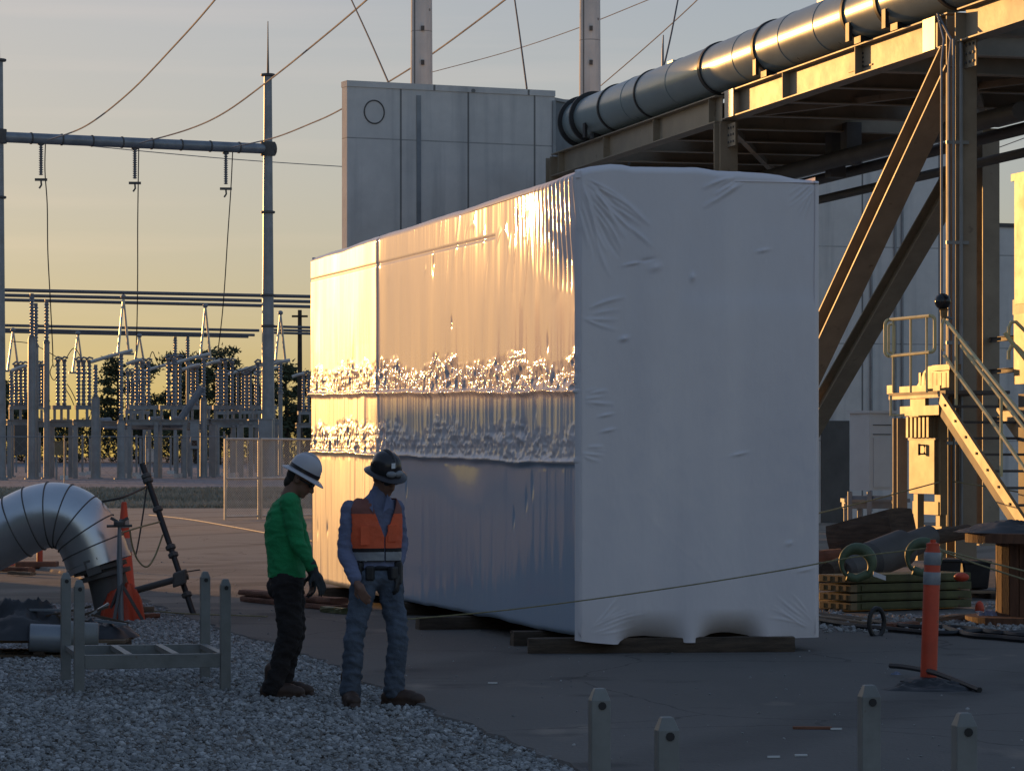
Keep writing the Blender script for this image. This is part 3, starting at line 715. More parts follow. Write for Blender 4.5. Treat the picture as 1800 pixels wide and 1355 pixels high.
timber('cribbing_timber', 'timber hidden in the dark under the middle of the wrapped unit', C0 + AV * 7.0 - BV * .1 + ZV * .078, C0 + AV * 7 + BV * 2.3 + ZV * .078, 0.2, 0.150, M['timber'], tg)
timber('cribbing_timber', 'timber in the dark under the far end of the wrapped unit', C0 + AV * 11.0 - BV * .1 + ZV * .078, C0 + AV * 11 + BV * 2.3 + ZV * .078, 0.2, 0.150, M['timber'], tg)
bg_ = 'boards lying behind the workers'
a_, b_ = G(438, 1060), G(604, 1077)
d_ = (b_ - a_).normalized()
timber('board', 'lower brown board of the pair lying on the asphalt behind the workers', a_ + ZV * .055, b_ + ZV * .055, 0.24, 0.065, M['redwood'], bg_)
timber('board', 'upper brown board of the pair lying on the asphalt behind the workers', a_ + ZV * .125 - d_ * .06 + AV * .03, b_ + ZV * .125 - d_ * .1 + AV * .03, 0.22, 0.065, M['redwood'], bg_)
timber('board', 'short greenish board end against the lower of the two brown boards', G(570, 1079) + ZV * .055, G(607, 1083) + ZV * .055, 0.1, 0.065, M['olive'], bg_)
# ------------------------------------------------------------------ concrete buildings
def rect_building(name, label, p0, p1, depth, z0, z1, m, cat='building'):
    """concrete block whose front runs p0 -> p1 (ground points)"""
    p0 = Vector((p0[0], p0[1], 0)); p1 = Vector((p1[0], p1[1], 0)); d = (p1 - p0).normalized(); n = Vector((-d.y, d.x, 0)); L = (p1 - p0).length
    t = thing(name, label, cat, p0)
    me = MB().box((L / 2, depth / 2, (z0 + z1) / 2), L, depth, z1 - z0)
    o = me.build('wall', m); o.parent = t; o.rotation_euler = (0, 0, math.atan2(d.y, d.x)); WL[o.name] = p0
    return t, p0, d, n, L
WY0, WZ = 70.0, 9.95
w0 = P(610, 0, WY0); w1 = P(975, 0, 72.0)
t, p0, d, n, L = rect_building('concrete_wall', 'tall grey cast concrete wall with a sunlit left edge, rising behind the wrapped unit', w0, w1, 0.32, 0, WZ - 0.12, M['conc1'], cat='wall')
mb = MB(); mb.box(p0 + d * (L / 2) + n * 0.16 + ZV * (WZ - 0.06), L + 0.02, 0.36, 0.13, d, n); mb.build('coping', M['conc2'], t)
mb = MB(); q = p0 + d * 1.62 * 1.0 - n * 0.02
q = P(735, 0, 70.7); q = p0 + d * (q - p0).xy.to_3d().dot(d)
mb.box(q - n * 0.012 + ZV * (WZ / 2 - .1), 0.10, 0.03, WZ - .3, d, n); mb.build('joint_strip', M['galv'], t)
mb = MB(); cc = p0 + d * 0.64 - n * 0.004 + ZV * (1.7 + (802 - 195) * WY0 / F)
mb.tube([cc + d * (0.235 * math.cos(a)) + ZV * (0.255 * math.sin(a)) for a in np.linspace(0, 2 * math.pi, 30)], 0.016, 6, False); mb.build('patch_ring', M['darksteel'], t)
mb = MB(); q = p0 + d * (L - 0.03); mb.box(q - n * 0.02 + ZV * (WZ / 2 - .1), 0.07, 0.06, WZ - .25, d, n); mb.build('corner_angle', M['galv'], t)
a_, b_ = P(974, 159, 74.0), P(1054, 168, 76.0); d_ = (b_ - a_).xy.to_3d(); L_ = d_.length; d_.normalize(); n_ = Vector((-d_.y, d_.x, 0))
t = thing('shade_infill', 'added dark grey shade block between the concrete wall and the end of the big pipe', 'infill', (a_.x, a_.y, 0))  # dark block added where the recess beside the wall is only shaded
MB().box((a_ + b_).xy.to_3d() / 2 + n_ * .6 + ZV * 4.98, L_, 1.2, 9.95, d_, n_).build('casing', M['infill'], t)  # the added dark block, standing in for shade
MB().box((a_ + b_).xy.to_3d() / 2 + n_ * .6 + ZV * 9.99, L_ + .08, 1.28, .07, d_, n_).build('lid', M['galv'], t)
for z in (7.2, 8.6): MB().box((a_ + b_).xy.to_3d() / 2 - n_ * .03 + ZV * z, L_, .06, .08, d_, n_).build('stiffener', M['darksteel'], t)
# the wall set back behind the pipe rack
e0 = P(970, 0, 78.5); e1 = P(1702, 0, 81.5)
t, p0, d, n, L = rect_building('concrete_building', 'wide grey concrete wall set back behind the pipe rack', e0, e1, 6, 0, 10.5, M['conc2'])
mb = MB(); q0 = P(1448, 0, 80.4)
for px in (1530, 1577, 1591):
    q = P(px, 0, 80.8); q = p0 + d * (q - p0).xy.to_3d().dot(d) - n * 0.03
    mb.tube([q + ZV * 0.3, q + ZV * 8.2], 0.035, 8)
mb.build('conduit', M['galv'], t)
mb = MB(); q = p0 + d * ((P(1468, 0, 80.5) - p0).xy.to_3d().dot(d)) - n * 0.02
mb.box(q + ZV * 1.3, 0.75, 0.06, 2.6, d, n); mb.build('door', M['darksteel'], t)
t, p0, d, n, L = rect_building('concrete_building', 'low blue grey wall seen behind the right hand columns, under open sky', P(1738, 0, 84), P(2100, 0, 86), 5, 0, 7.75, M['conc2'])
mb = MB(); mb.box(p0 + d * L / 2 + n * 2.5 + ZV * 7.80, L + .1, 5.1, .1, d, n); mb.build('coping', M['darksteel'], t)
# unseen container stacks off to the left, added to block the low sun
E0 = Vector((-1.52, 35.2, 0)) + Vector((SUN.x, SUN.y, 0)).normalized() * 37
CN = ['rust red', 'dull green', 'faded blue', 'grey', 'brown']
CC = [(.22, .06, .04), (.06, .12, .08), (.07, .11, .18), (.22, .22, .22), (.14, .09, .06)]
CM = [mat(CN[k].replace(' ', '_') + '_blocker_container', CC[k], .55, scale=1.5, var=.2, wear=((.12, .07, .04), 3, .64)) for k in range(5)]
for k in range(5):
    for lv in range(2):
        c = E0 - AV * (12.25 * k + 6.1) - BV * 1.22 + ZV * (2.59 * lv + .02); w = (k * 2 + lv * 3) % 5
        t = thing('blocker_container', '%s shipping container, %s in stack number %s of the unseen row added to shade the yard' % (CN[w], 'upper' if lv else 'lower', ['one', 'two', 'three', 'four', 'five'][k]), 'container', tuple(c), 'unseen containers added as sun blockers')
        mb = MB(); mb.box(c + ZV * 1.295, 12.1, 2.36, 2.5, AV, BV)
        for j in range(44):
            for s_ in (-1, 1): mb.box(c + AV * (-5.9 + j * .274) + BV * s_ * 1.19 + ZV * 1.295, .13, .04, 2.3, AV, BV)
        mb.build('shell', CM[w], t)
        for z in (.07, 2.50): MB().box(c + ZV * z, 12.19, 2.44, .14, AV, BV).build('rail_frame', CM[w], t)
        for s_ in (-1, 1):
            d_ = MB().box(c - AV * 6.06 + BV * s_ * .58 + ZV * 1.29, .05, 1.12, 2.28, AV, BV).build('door', CM[w], t)
            for q in (-.25, .25): MB().tube([c - AV * 6.11 + BV * (s_ * .58 + q) + ZV * .2, c - AV * 6.11 + BV * (s_ * .58 + q) + ZV * 2.4], .02, 6).build('lock_bar', M['galv'], d_)
# ------------------------------------------------------------------ pipe rack
RO = Vector((6.77, 48, 0))
def RK(a, b=0.0, z=0.0): return RO + AV * a + BV * b + ZV * z
ZT = 8.41
rack = thing('pipe_rack', 'tan steel pipe rack of beams, braces and columns carrying the big pipe', 'pipe rack', tuple(RO))
BWID = 5.2
SA = [-11.4, 0.0, 11.45, 23.7]
for ia, a in enumerate(SA):
    for ib, b in enumerate((0.0, BWID)):
        mb = MB(); mb.ibeam(RK(a, b, 0.03), RK(a, b, ZT - (0.52 if ia == 2 else 0.06)), 0.34, 0.38, 0.026, up=AV)
        mb.box(RK(a, b, 0.03), 0.55, 0.55, 0.05, AV, BV)
        mb.build('column', M['steel'], rack)
for b in (0.0, BWID):
    for i in range(3):
        mb = MB(); mb.ibeam(RK(SA[i] + 0.2, b, ZT - 0.25), RK(SA[i + 1] - 0.2, b, ZT - 0.25), 0.30, 0.50, 0.022)
        for q in np.arange(SA[i] + 0.6, SA[i + 1] - 0.3, 3.62):
            mb.box(RK(q, b, ZT - 0.25), 0.02, 0.28, 0.45, AV, BV)
        mb.build('beam', M['steel'], rack)
for i, a in enumerate(np.arange(-10, 23.8, 2.3)):
    mb = MB(); mb.ibeam(RK(a, 0.16, ZT - 0.30), RK(a, BWID - .16, ZT - 0.30), 0.22, 0.36, 0.02); mb.build('cross_beam', M['steel'], rack)
for (a0, a1, b0, b1) in [(2.9, 9.9, 0.3, 4.9), (10.0, 15.2, 0.3, 3.2), (13.2, 23.5, 1.2, 4.9), (-10, -1.6, 0.3, 4.9)]:
    mb = MB(); mb.box(RK((a0 + a1) / 2, (b0 + b1) / 2, ZT - 0.07), a1 - a0, b1 - b0, 0.06, AV, BV)
    for a in np.arange(a0 + .2, a1, .6): mb.box(RK(a, (b0 + b1) / 2, ZT - 0.13), 0.05, b1 - b0 - .1, 0.07, AV, BV)
    mb.build('deck_plate', M['darksteel'], rack)
# braces
def brace(p0, p1, w, h, m=M['steel'], up=(0, 0, 1)):
    MB().ibeam(p0, p1, w, h, 0.03, up).build('brace', m, rack)
brace(RK(0.25, 0, 7.75), RK(10.95, 0, 0.35), 0.40, 0.40)
brace(RK(12.0, BWID, 7.7), RK(23.4, BWID, 1.2), 0.38, 0.40)
for (p0, p1) in [(RK(0.3, 0.1, ZT - .42), RK(11, 5.0, ZT - .42)), (RK(11.3, 0.1, ZT - .42), RK(0.3, 5.1, ZT - .42)), (RK(11.9, 0.1, ZT - .42), RK(23, 5.0, ZT - .42))]:
    MB().bar(p0, p1, 0.11, 0.11).build('plan_brace', M['steel'], rack)
for a in (0.0, 11.45):   # gussets where the braces meet the columns
    MB().box(RK(a + 0.55, 0, 7.45) if a == 0 else RK(a - .5, 0, .5), 0.7, 0.02, 0.75, AV, BV).build('gusset', M['steel'], rack)
for (z, r, b) in [(7.35, 0.11, 3.7), (7.45, 0.16, 2.9), (7.1, 0.09, 4.4)]:
    mb = MB(); mb.tube([RK(4.5, b, z), RK(23.3, b, z)], r, 12)
    mb.build('service_pipe', M['darksteel'], rack, True)
for (a, b, z0, z1) in [(14.6, 3.3, 7.2, 8.1), (12.9, 3.0, 7.3, 8.1)]:
    MB().box(RK(a, b, (z0 + z1) / 2), 0.35, 0.3, z1 - z0, AV, BV).build('pipe_hanger', M['darksteel'], rack)
mb = MB()
for db, r in ((-0.10, 0.03), (-0.22, 0.025)):
    mb.tube([RK(-0.24, db, 0.5), RK(-0.24, db, 7.95)], r, 8)
    mb.tube([RK(-0.18, db - .17, 0.5), RK(-0.18, db - .17, 7.6), RK(-0.1, db - .1, 7.95), RK(0.5, -0.18, 8.42)], r * .8, 8)
for z in (1.9, 3.4, 4.9, 6.4): mb.box(RK(-0.24, -0.16, z), 0.03, 0.36, 0.05, AV, BV)
mb.build('conduit', M['galv'], rack, True)
for i, q in enumerate((0.9, 11.0)):
    MB().box(RK(q - .25 if i else q, -0.16, ZT - 0.25), 0.5, 0.02, 0.5, AV, BV).build('splice_plate', M['galv'], rack)
# bolted gusset plates at the heads of the front columns
for a in (0.0, 11.45):
    for s_ in (-1, 1):
        q = RK(a + s_ * .42, -.02, 7.72 if a == 0 else 7.62); g_ = MB().box(q, .46, .022, .42, AV, BV).build('gusset', M['steel'], rack)
        for u in (-.14, 0, .14):
            for v in (-.13, 0, .13): MB().lathe(q + AV * u + ZV * v - BV * .011, -BV, [(.024, 0), (.024, .018)], 6).build('bolt', M['darksteel'], g_)
# bolted splice marks in the web of the front beam
mb = MB()
for px in (1450, 1470):
    Y = None
c_ = 4.3
for k in range(4):
    for dx in (-0.06, 0.06): mb.box(RK(c_ + dx * 2, -0.012, ZT - 0.13 - 0.07 * k), 0.045, 0.02, 0.03, AV, BV)
for dx in (-0.35, 0.35): mb.box(RK(c_ + dx, -0.012, ZT - 0.36), 0.42, 0.02, 0.025, AV, BV)
mb.build('bolt_group', M['band'], rack)
# horizontal girts between the back columns low down
for z, a0, a1 in ((3.9, -2, 11.3), (3.3, -2, 11.3), (2.4, -2, 11.3)):
    MB().ibeam(RK(a0, BWID, z), RK(a1, BWID, z), 0.08, 0.09, 0.012).build('girt', M['darksteel'], rack)
# ------------------------------------------------------------------ the big pipe
pipe = thing('steel_pipe', 'large grey round pipe with black bands lying on top of the pipe rack', 'pipe', tuple(RK(-12, 0.08, 8.98)))
PR = 0.475
PB, PZ = 0.10, ZT + PR + 0.06
def PC(a): return RK(a, PB, PZ)
def a_of(px):
    r = (px - CX) / F; q = RK(0, PB)
    return (r * q.y - q.x) / (AV.x - r * AV.y)
aEnd = a_of(1024)
MB().tube([PC(x) for x in np.linspace(-13, aEnd, 24)], PR, 48).build('shell', M['duct'], pipe, True)
for px, w, ex in ((1090, .09, .03), (1155, .08, .025), (1272, .15, .03), (1368, .14, .03), (1528, .12, .03), (1588, .13, .03), (1690, .13, .03)):
    a = a_of(px)
    MB().lathe(PC(a - w / 2), AV, [(PR + .004, 0), (PR + ex, 0.01), (PR + ex, w - .01), (PR + .004, w)], 48).build('band', M['band'], pipe, True)
for px in (1130, 1210, 1330, 1412, 1475):
    a = a_of(px)
    MB().lathe(PC(a - .015), AV, [(PR + .002, 0), (PR + .010, 0.008), (PR + .010, .022), (PR + .002, .03)], 48).build('seam', M['duct'], pipe, True)
for a, w in ((aEnd - .06, .07), (aEnd - 1.0, .09)):
    MB().lathe(PC(a), AV, [(PR, 0), (PR + .09, 0.005), (PR + .09, w - .005), (PR, w)], 48).build('flange', M['band'], pipe, True)
for px in (1062, 1368, 1535, 1600):
    a = a_of(px); mb = MB(); mb.box(PC(a) - ZV * (PR + .0) , .30, .55, .11, AV, BV)
    mb.box(PC(a) - ZV * (PR - .12) - BV * .42, .16, .06, .3, AV, BV); mb.build('saddle', M['band'], pipe)
mb = MB()
for px, s in ((1182, 1), (1447, 1)): 
    a = a_of(px); mb.box(PC(a) + ZV * (PR + .03), .35, .10, .05, AV, BV)
mb.build('lug', M['galv'], pipe)
# floodlight and its conduit on the end of the rack
lp = P(1040, 222, 69.5)
t = thing('floodlight', 'small grey floodlight tilted on the left end of the pipe rack', 'light', tuple(P(1068, 235, 69.6)))
MB().box(lp, .55, .25, .30, (0.8, 0.2, -0.45), (0, 1, 0)).build('housing', M['galv'], t, bevel=.03)
MB().box(lp + Vector((.12, -.14, -.12)), .46, .06, .22, (0.8, 0.2, -0.45), (0, 1, 0)).build('lens', M['cabwhite'], t)
MB().tube([P(1050, 228, 69.6), P(1060, 238, 69.6), P(1061, 250, 69.6), P(1075, 258, 69.6), P(1105, 258, 69.4), P(1106, 290, 69.4)], .03, 8).build('arm', M['galv'], t, True)
# ------------------------------------------------------------------ tall poles, guys and overhead lines
for px, Y, lb in ((741, 95, 'tall grey concrete pole rising behind the left part of the concrete wall'), (1037, 97, 'tall grey concrete pole rising behind the joint of wall and pipe rack')):
    t = thing('concrete_pole', lb, 'pole', tuple(P(px, 0, Y).xy.to_3d()), 'tall concrete poles')
    b = P(px, 0, Y).xy.to_3d()
    MB().lathe(b, ZV, [(0.42, 0), (0.345, 10), (0.31, 16), (0.27, 22)], 16).build('shaft', M['conc2'], t, True)
    mb = MB(); mb.lathe(b + ZV * 21.9, ZV, [(.28, 0), (.30, .05), (.30, .2), (.05, .3)], 16); mb.build('cap', M['galv'], t, True)
    for q in range(4): MB().box(P(px + 2, 50 + 60 * q, Y - .36), .10, .06, .14).build('step_bolt', M['darksteel'], t)
def sag(pts, n=14):
    """smooth curve through the given points"""
    pts = [Vector(p) for p in pts]; out = []
    for i in range(len(pts) - 1):
        a = pts[max(i - 1, 0)]; b = pts[i]; c = pts[i + 1]; d = pts[min(i + 2, len(pts) - 1)]
        for k in range(n):
            t = k / n
            out.append(0.5 * ((2 * b) + (c - a) * t + (2 * a - 5 * b + 4 * c - d) * t * t + (3 * b - a - 3 * c + d) * t ** 3))
    out.append(pts[-1]); return out
def wire(name, label, pts, r, m, cat='cable', group=None, n=14):
    o = MB().tube(sag(pts, n), r, 6).build(name, m, None, True, base=tuple(pts[0]))
    return put(o, label, cat, group)
og = 'overhead lines to the gantry beam'
wire('overhead_line', 'pale overhead line curving up from the left end of the gantry beam', [P(83, 247, 144.4), P(150, 222, 138), P(225, 165, 130), P(300, 88, 121), P(378, 0, 112), P(520, -180, 98)], .034, M['cable'], group=og)
wire('overhead_line', 'pale overhead line curving up from the middle of the gantry beam past the mast', [P(245, 252, 146.6), P(330, 228, 141), P(395, 198, 135), P(475, 140, 127), P(560, 72, 118), P(645, 0, 110), P(800, -140, 98)], .034, M['cable'], group=og)
wire('overhead_line', 'pale overhead line curving from the right end of the gantry beam behind the concrete wall', [P(408, 259, 149), P(480, 243, 144), P(545, 218, 138), P(595, 195, 133), P(690, 140, 124), P(770, 88, 116), P(888, 0, 106), P(1000, -90, 98)], .032, M['cable'], group=og)
wire('overhead_line', 'thin dark line running level from the gantry beam towards the concrete wall', [P(100, 251, 146), P(250, 266, 150), P(420, 281, 155), P(600, 293, 160), P(720, 300, 164)], .022, M['cable'], group='thin lines against the sky')
wire('overhead_line', 'thin line sloping up between the two concrete poles', [P(760, 127, 140), P(890, 92, 132), P(1010, 52, 124), P(1140, 0, 116), P(1250, -45, 110)], .018, M['cable'], group='thin lines against the sky')
wire('overhead_line', 'thin line sloping up to the right of the second concrete pole', [P(1055, 152, 120), P(1110, 105, 115), P(1170, 52, 110), P(1226, 0, 105), P(1300, -75, 99)], .02, M['cable'], group='thin lines against the sky')
wire('overhead_line', 'short thin line low between the right hand columns against the sky', [P(1700, 278, 120), P(1760, 258, 118), P(1830, 232, 116)], .018, M['cable'], group='thin lines against the sky')
gg = 'dark guy wires above the wall'
wire('guy_wire', 'dark guy wire slanting down to the left end of the concrete wall', [P(612, -12, 88), P(648, 66, 80), P(683, 146, 71.5)], .022, M['dkcable'], 'guy wire', gg)
wire('guy_wire', 'dark guy wire dropping between the two concrete poles', [P(903, -12, 88), P(914, 66, 80), P(926, 156, 72.5)], .022, M['dkcable'], 'guy wire', gg)
wire('guy_wire', 'dark guy wire dropping to the top of the big pipe', [P(1194, -12, 80), P(1180, 60, 73), P(1166, 122, 66.5)], .02, M['dkcable'], 'guy wire', gg)
t = thing('lightning_rod', 'slim upright rod standing on the big pipe beside a guy wire', 'rod', tuple(P(1165, 128, 66)))
MB().tube([P(1165, 128, 66), P(1165, 90, 66), P(1166, 62, 66)], [.03, .025, .012], 8).build('spike', M['galv'], t, True)
MB().lathe(P(1165, 131, 66), ZV, [(.09, 0), (.09, .05), (.04, .08)], 10).build('base', M['galv'], t, True)
# ------------------------------------------------------------------ dead-end gantry of the switchyard
def YG(px): return 144.0 + 0.0145 * px
def pole(px, Y, wb, wt, ytop, mb):
    b = P(px, 0, Y); b.z = float(gz(Y)); zt = P(px, ytop, Y).z
    mb.lathe(b, ZV, [(wb * 1.25, 0), (wb * 1.25, .1), (wb, .12), (wb * .5 + wt * .5, (zt - b.z) * .5), (wt, zt - b.z)], 12)
    return b, zt
gan = thing('gantry', 'tall dark steel gantry with two tapered masts and a tubular beam over the switchyard', 'gantry', tuple(P(470, 838, YG(470))))
for px, ytop, msy in ((-2, 105, 60), (471, 131, 38)):
    Y = YG(px); mb = MB(); b, zt = pole(px, Y, .34, .185, ytop, mb); mb.build('mast', M['galv'], gan, True)
    MB().tube([Vector((b.x, b.y, zt)), Vector((b.x, b.y, zt + (ytop - msy) * .5 * Y / F)), Vector((b.x, b.y, zt + (ytop - msy) * Y / F))], [.06, .035, .02], 8).build('lightning_spike', M['darksteel'], gan, True)
    for y in (ytop + 2, ytop + 243, 520, 574):
        if y > ytop + 300 and px < 0: continue
        MB().lathe(P(px, y, Y) - ZV * .04, ZV, [(.30, 0), (.34, .02), (.34, .10), (.30, .12)], 12).build('flange', M['darksteel'], gan, True)
    mb = MB(); mb.lathe(P(px, 262 if px > 0 else 240, Y) - Vector((.0, 0, .32)), ZV, [(.36, 0), (.36, .64)], 10); mb.build('collar', M['darksteel'], gan, True)
bp0, bp1 = P(0, 241, YG(0)), P(470, 262, YG(470))
MB().tube([bp0.lerp(bp1, k / 12) for k in range(13)], .245, 14).build('beam', M['galv'], gan, True)
for k in range(1, 9):
    d = (bp1 - bp0).normalized(); MB().lathe(bp0.lerp(bp1, k / 9) - d * .04, d, [(.25, 0), (.275, .01), (.275, .07), (.25, .08)], 14).build('joint_ring', M['darksteel'], gan, True)
MB().tube([P(470, 262, YG(470)), P(482, 262, YG(482))], .33, 12).build('end_cap', M['darksteel'], gan, True)
# hanging insulators and droppers
for i, (px, y0, y1, lb) in enumerate(((72, 251, 316, 'leftmost'), (237, 259, 322, 'middle'), (397, 267, 332, 'rightmost'))):
    Y = YG(px); t = thing('suspension_insulator', 'dark hanging insulator with a crossbar, %s of the three under the gantry beam' % lb, 'insulator', tuple(P(px, y0, Y)), 'insulators hanging from the gantry beam')
    mb = MB(); L = (y1 - y0) * Y / F; top = P(px, y0, Y)
    prof = []
    for k in range(14):
        z = -L * (0.05 + .85 * k / 14); prof += [(.05, z), (.115, z - .02), (.06, z - .07)]
    MB().lathe(top, ZV, prof, 10).build('sheds', M['insul'], t, True)
    MB().lathe(top - ZV * .1, ZV, [(.04, 0), (.16, .0), (.16, .05), (.04, .12)], 10).build('cap', M['darksteel'], t, True)
    b = P(px, y1, Y); MB().bar(b - Vector((.28, 0, 0)), b + Vector((.28, .05, 0)), .06, .12).build('crossbar', M['darksteel'], t)
    mb = MB(); mb.tube([b, b + Vector((.02, 0, -.25)), b + Vector((-.08, 0, -.40))], .045, 6); mb.build('clamp', M['darksteel'], t)
for i, (pts, lb) in enumerate((([(80, 248), (79, 300), (83, 360), (84, 440), (88, 520), (92, 600), (93, 632)], 'leftmost'), ([(244, 256), (243, 320), (242, 400), (242, 480), (241, 560), (239, 628)], 'middle'), ([(409, 264), (406, 330), (400, 420), (395, 500), (390, 560), (383, 618)], 'rightmost'))):
    wire('dropper_cable', 'slack cable dropping into the switchyard from the gantry beam, %s of three' % lb, [P(x, y, YG(x) + .012 * (y - 250)) for x, y in pts], .028, M['dkcable'], group='droppers from the gantry beam', n=5)
# ------------------------------------------------------------------ switchyard
YD = Vector((0.893, 0.45, 0)).normalized()
bg1 = 'upper bus tubes'; bg2 = 'lower bus tubes'
def tube_thing(name, label, cat, p0, p1, r, m, group=None, n=10):
    o = MB().tube([Vector(p0).lerp(Vector(p1), k / 6) for k in range(7)], r, n).build(name, m, None, True, base=tuple(p0))
    return put(o, label, cat, group)
for k, (ya, yb, w) in enumerate(((510, 521, 'highest'), (519, 530, 'middle'), (527, 539, 'lowest'))):
    Y0 = 146 + 4.5 * k
    tube_thing('bus_tube', 'dark level tube across the switchyard, %s of the upper three' % w, 'bus tube', P(-40, ya - 1, Y0), P(620, yb + 2, Y0 + 9.5), .085, M['bus'], bg1)
for k, (ya, yb, xe, w) in enumerate(((572, 581, 455, 'highest'), (579, 589, 447, 'middle'), (583, 592, 436, 'lowest'))):
    Y0 = 158 + 4 * k
    tube_thing('bus_tube', 'dark level tube across the switchyard, %s of the lower three' % w, 'bus tube', P(-40, ya - 1, Y0), P(xe, yb, Y0 + 8), .075, M['bus'], bg2)
for k, (y, w) in enumerate(((574, 'upper'), (580, 'middle'), (585, 'lower'))):
    tube_thing('bus_tube', 'short dark tube beside the wrapped unit, %s of three' % w, 'bus tube', P(482, y, 178 + 3 * k), P(600, y + 3, 181 + 3 * k), .075, M['bus'], 'short bus tubes right of the gantry mast')
# inverted V supports carrying the buses
def vsup(px, y0, y1, Y, label, spread=.22, rr=.06):
    t = thing('bus_support', label, 'support', tuple(P(px, y1, Y)), 'inverted V supports under the buses')
    a = P(px, y0, Y)
    for s in (-1, 1):
        b = P(px, y1, Y) + Vector((spread * s, .3 * s, 0))
        prof = [a.lerp(b, k / 8) for k in range(9)]
        MB().tube(prof, [rr * (.8 + .25 * k / 8) for k in range(9)], 8).build('leg', M['sungalv'], t, True)
    MB().ell(a, .13, .13, .12).build('cap', M['galv'], t, True)
    MB().bar(P(px, y1, Y) - Vector((.45, .2, 0)), P(px, y1, Y) + Vector((.45, .2, 0)), .16, .10).build('foot_plate', M['galv'], t)
for px, y0, y1, Y, w in ((217, 522, 622, 150, 'tall V support left of centre, under the upper bus'), (361, 537, 630, 156, 'tall V support under the upper bus nearest the gantry mast'), (493, 550, 634, 160, 'tall V support between gantry mast and wrapped unit'), (23, 580, 652, 158, 'short V support at the left edge of the switchyard'), (137, 586, 655, 162, 'short V support under the lower bus left of centre'), (245, 590, 640, 165, 'short V support under the lower bus in the middle')):
    vsup(px, y0, y1, Y, w)
# single posts with an insulator on top
def post(px, y0, ym, Y, w, label, sheds=True, r=.13):
    b = P(px, 0, Y); b.z = float(gz(Y))
    t = thing('support_post', label, 'post', tuple(b), 'upright posts of the switchyard')
    zm = P(px, ym, Y).z; zt = P(px, y0, Y).z
    MB().lathe(b, ZV, [(w * 1.7, 0), (w * 1.7, .06), (w, .07), (w * .9, zm - b.z)], 10).build('tube', M['galv'], t, True)
    if zt > zm + .3:
        pr = [(r * 1.2, 0), (r * 1.2, .1)]; n = int((zt - zm) / .16)
        for k in range(n):
            z = .1 + (zt - zm - .2) * k / n; pr += [(r * .62, z), (r, z + .03), (r * .62, z + .09)]
        pr += [(r * .7, zt - zm - .1), (r * .7, zt - zm)]
        MB().lathe(Vector((b.x, b.y, zm)), ZV, pr, 10).build('insulator', M['insul'], t, True)
for px, y0, ym, Y, w, lb in ((56, 516, 596, 147, .20, 'thick post with a tall insulator reaching the upper bus'), (63, 533, 610, 151, .14, 'slimmer post just right of the thick left post'), (82, 527, 604, 149, .15, 'post with a flared collar, right of the two left posts'), (168, 641, 700, 148, .22, 'thick post left of the middle of the switchyard'), (213, 622, 742, 147, .20, 'post with gold lit edge under the left tall V support'), (358, 630, 705, 152, .19, 'post under the right tall V support, gold lit along one edge'), (382, 742, 744, 158, .12, 'short plain post right of the middle'), (493, 634, 692, 160, .12, 'slim post between gantry mast and wrapped unit'), (20, 652, 720, 156, .13, 'slim gold lit post at the left edge'), (308, 592, 640, 172, .10, 'thin distant post, left of a close pair'), (330, 592, 640, 173, .10, 'thin distant post, right of a close pair')):
    post(px, y0, ym, Y, w, lb)
# disconnect switches: frame on legs, three insulator stacks, a blade on top
def switch(px0, px1, trio, ytop, Y, lb, blade=None, ybeam=742, nleg=2):
    c = P((px0 + px1) / 2, 0, Y); c.z = float(gz(Y))
    t = thing('disconnect_switch', lb, 'switch', tuple(c), 'switches on the steel frames')
    a, b = P(px0, ybeam, Y), P(px1, ybeam, Y + (px1 - px0) * .012)
    MB().ibeam(a, b, .25, .26, .03).build('frame_beam', M['galv'], t)
    a2, b2 = P(px0 + 4, ybeam - 26, Y), P(px1 - 4, ybeam - 26, Y + (px1 - px0) * .012)
    MB().bar(a2, b2, .16, .20).build('switch_base', M['galv'], t)
    for k in range(nleg):
        f = (k + .12) / (nleg - .76) if nleg > 1 else .5
        q = a.lerp(b, min(f, .96)); g = Vector((q.x, q.y, float(gz(q.y))))
        MB().bar(g, q, .20, .20).build('leg', M['galv'], t)
    for q in np.linspace(px0 + 8, px1 - 8, 3):
        f = (q - px0) / (px1 - px0); MB().bar(a.lerp(b, f) + ZV * .1, a.lerp(b, f) + ZV * .62, .12, .12).build('stub', M['galv'], t)
    for px in trio:
        Yq = Y + (px - px0) * .012; lo = P(px, ybeam - 28, Yq); hi = P(px, ytop, Yq); n = 11; H = hi.z - lo.z
        pr = [(.12, 0), (.12, .06)]
        for k in range(n):
            z = .08 + (H - .2) * k / n; pr += [(.075, z), (.125, z + .03), (.075, z + .10)]
        pr += [(.09, H - .08), (.13, H - .05), (.13, H), (.05, H + .05)]
        MB().lathe(lo, ZV, pr, 10).build('insulator_stack', M['insul'], t, True)
        mb = MB(); mb.tube([hi + Vector((-.16, 0, .03)), hi + Vector((0, 0, .16)), hi + Vector((.18, 0, .10))], .05, 6); mb.build('terminal', M['galv'], t, True)
    if blade:
        (x0, y0), (x1, y1) = blade
        mb = MB(); mb.tube([P(x0, y0, Y - .2), P((x0 + x1) / 2, (y0 + y1) / 2 - 1, Y - .2), P(x1, y1, Y - .2)], .085, 8); mb.build('blade', M['sungalv'], t, True)
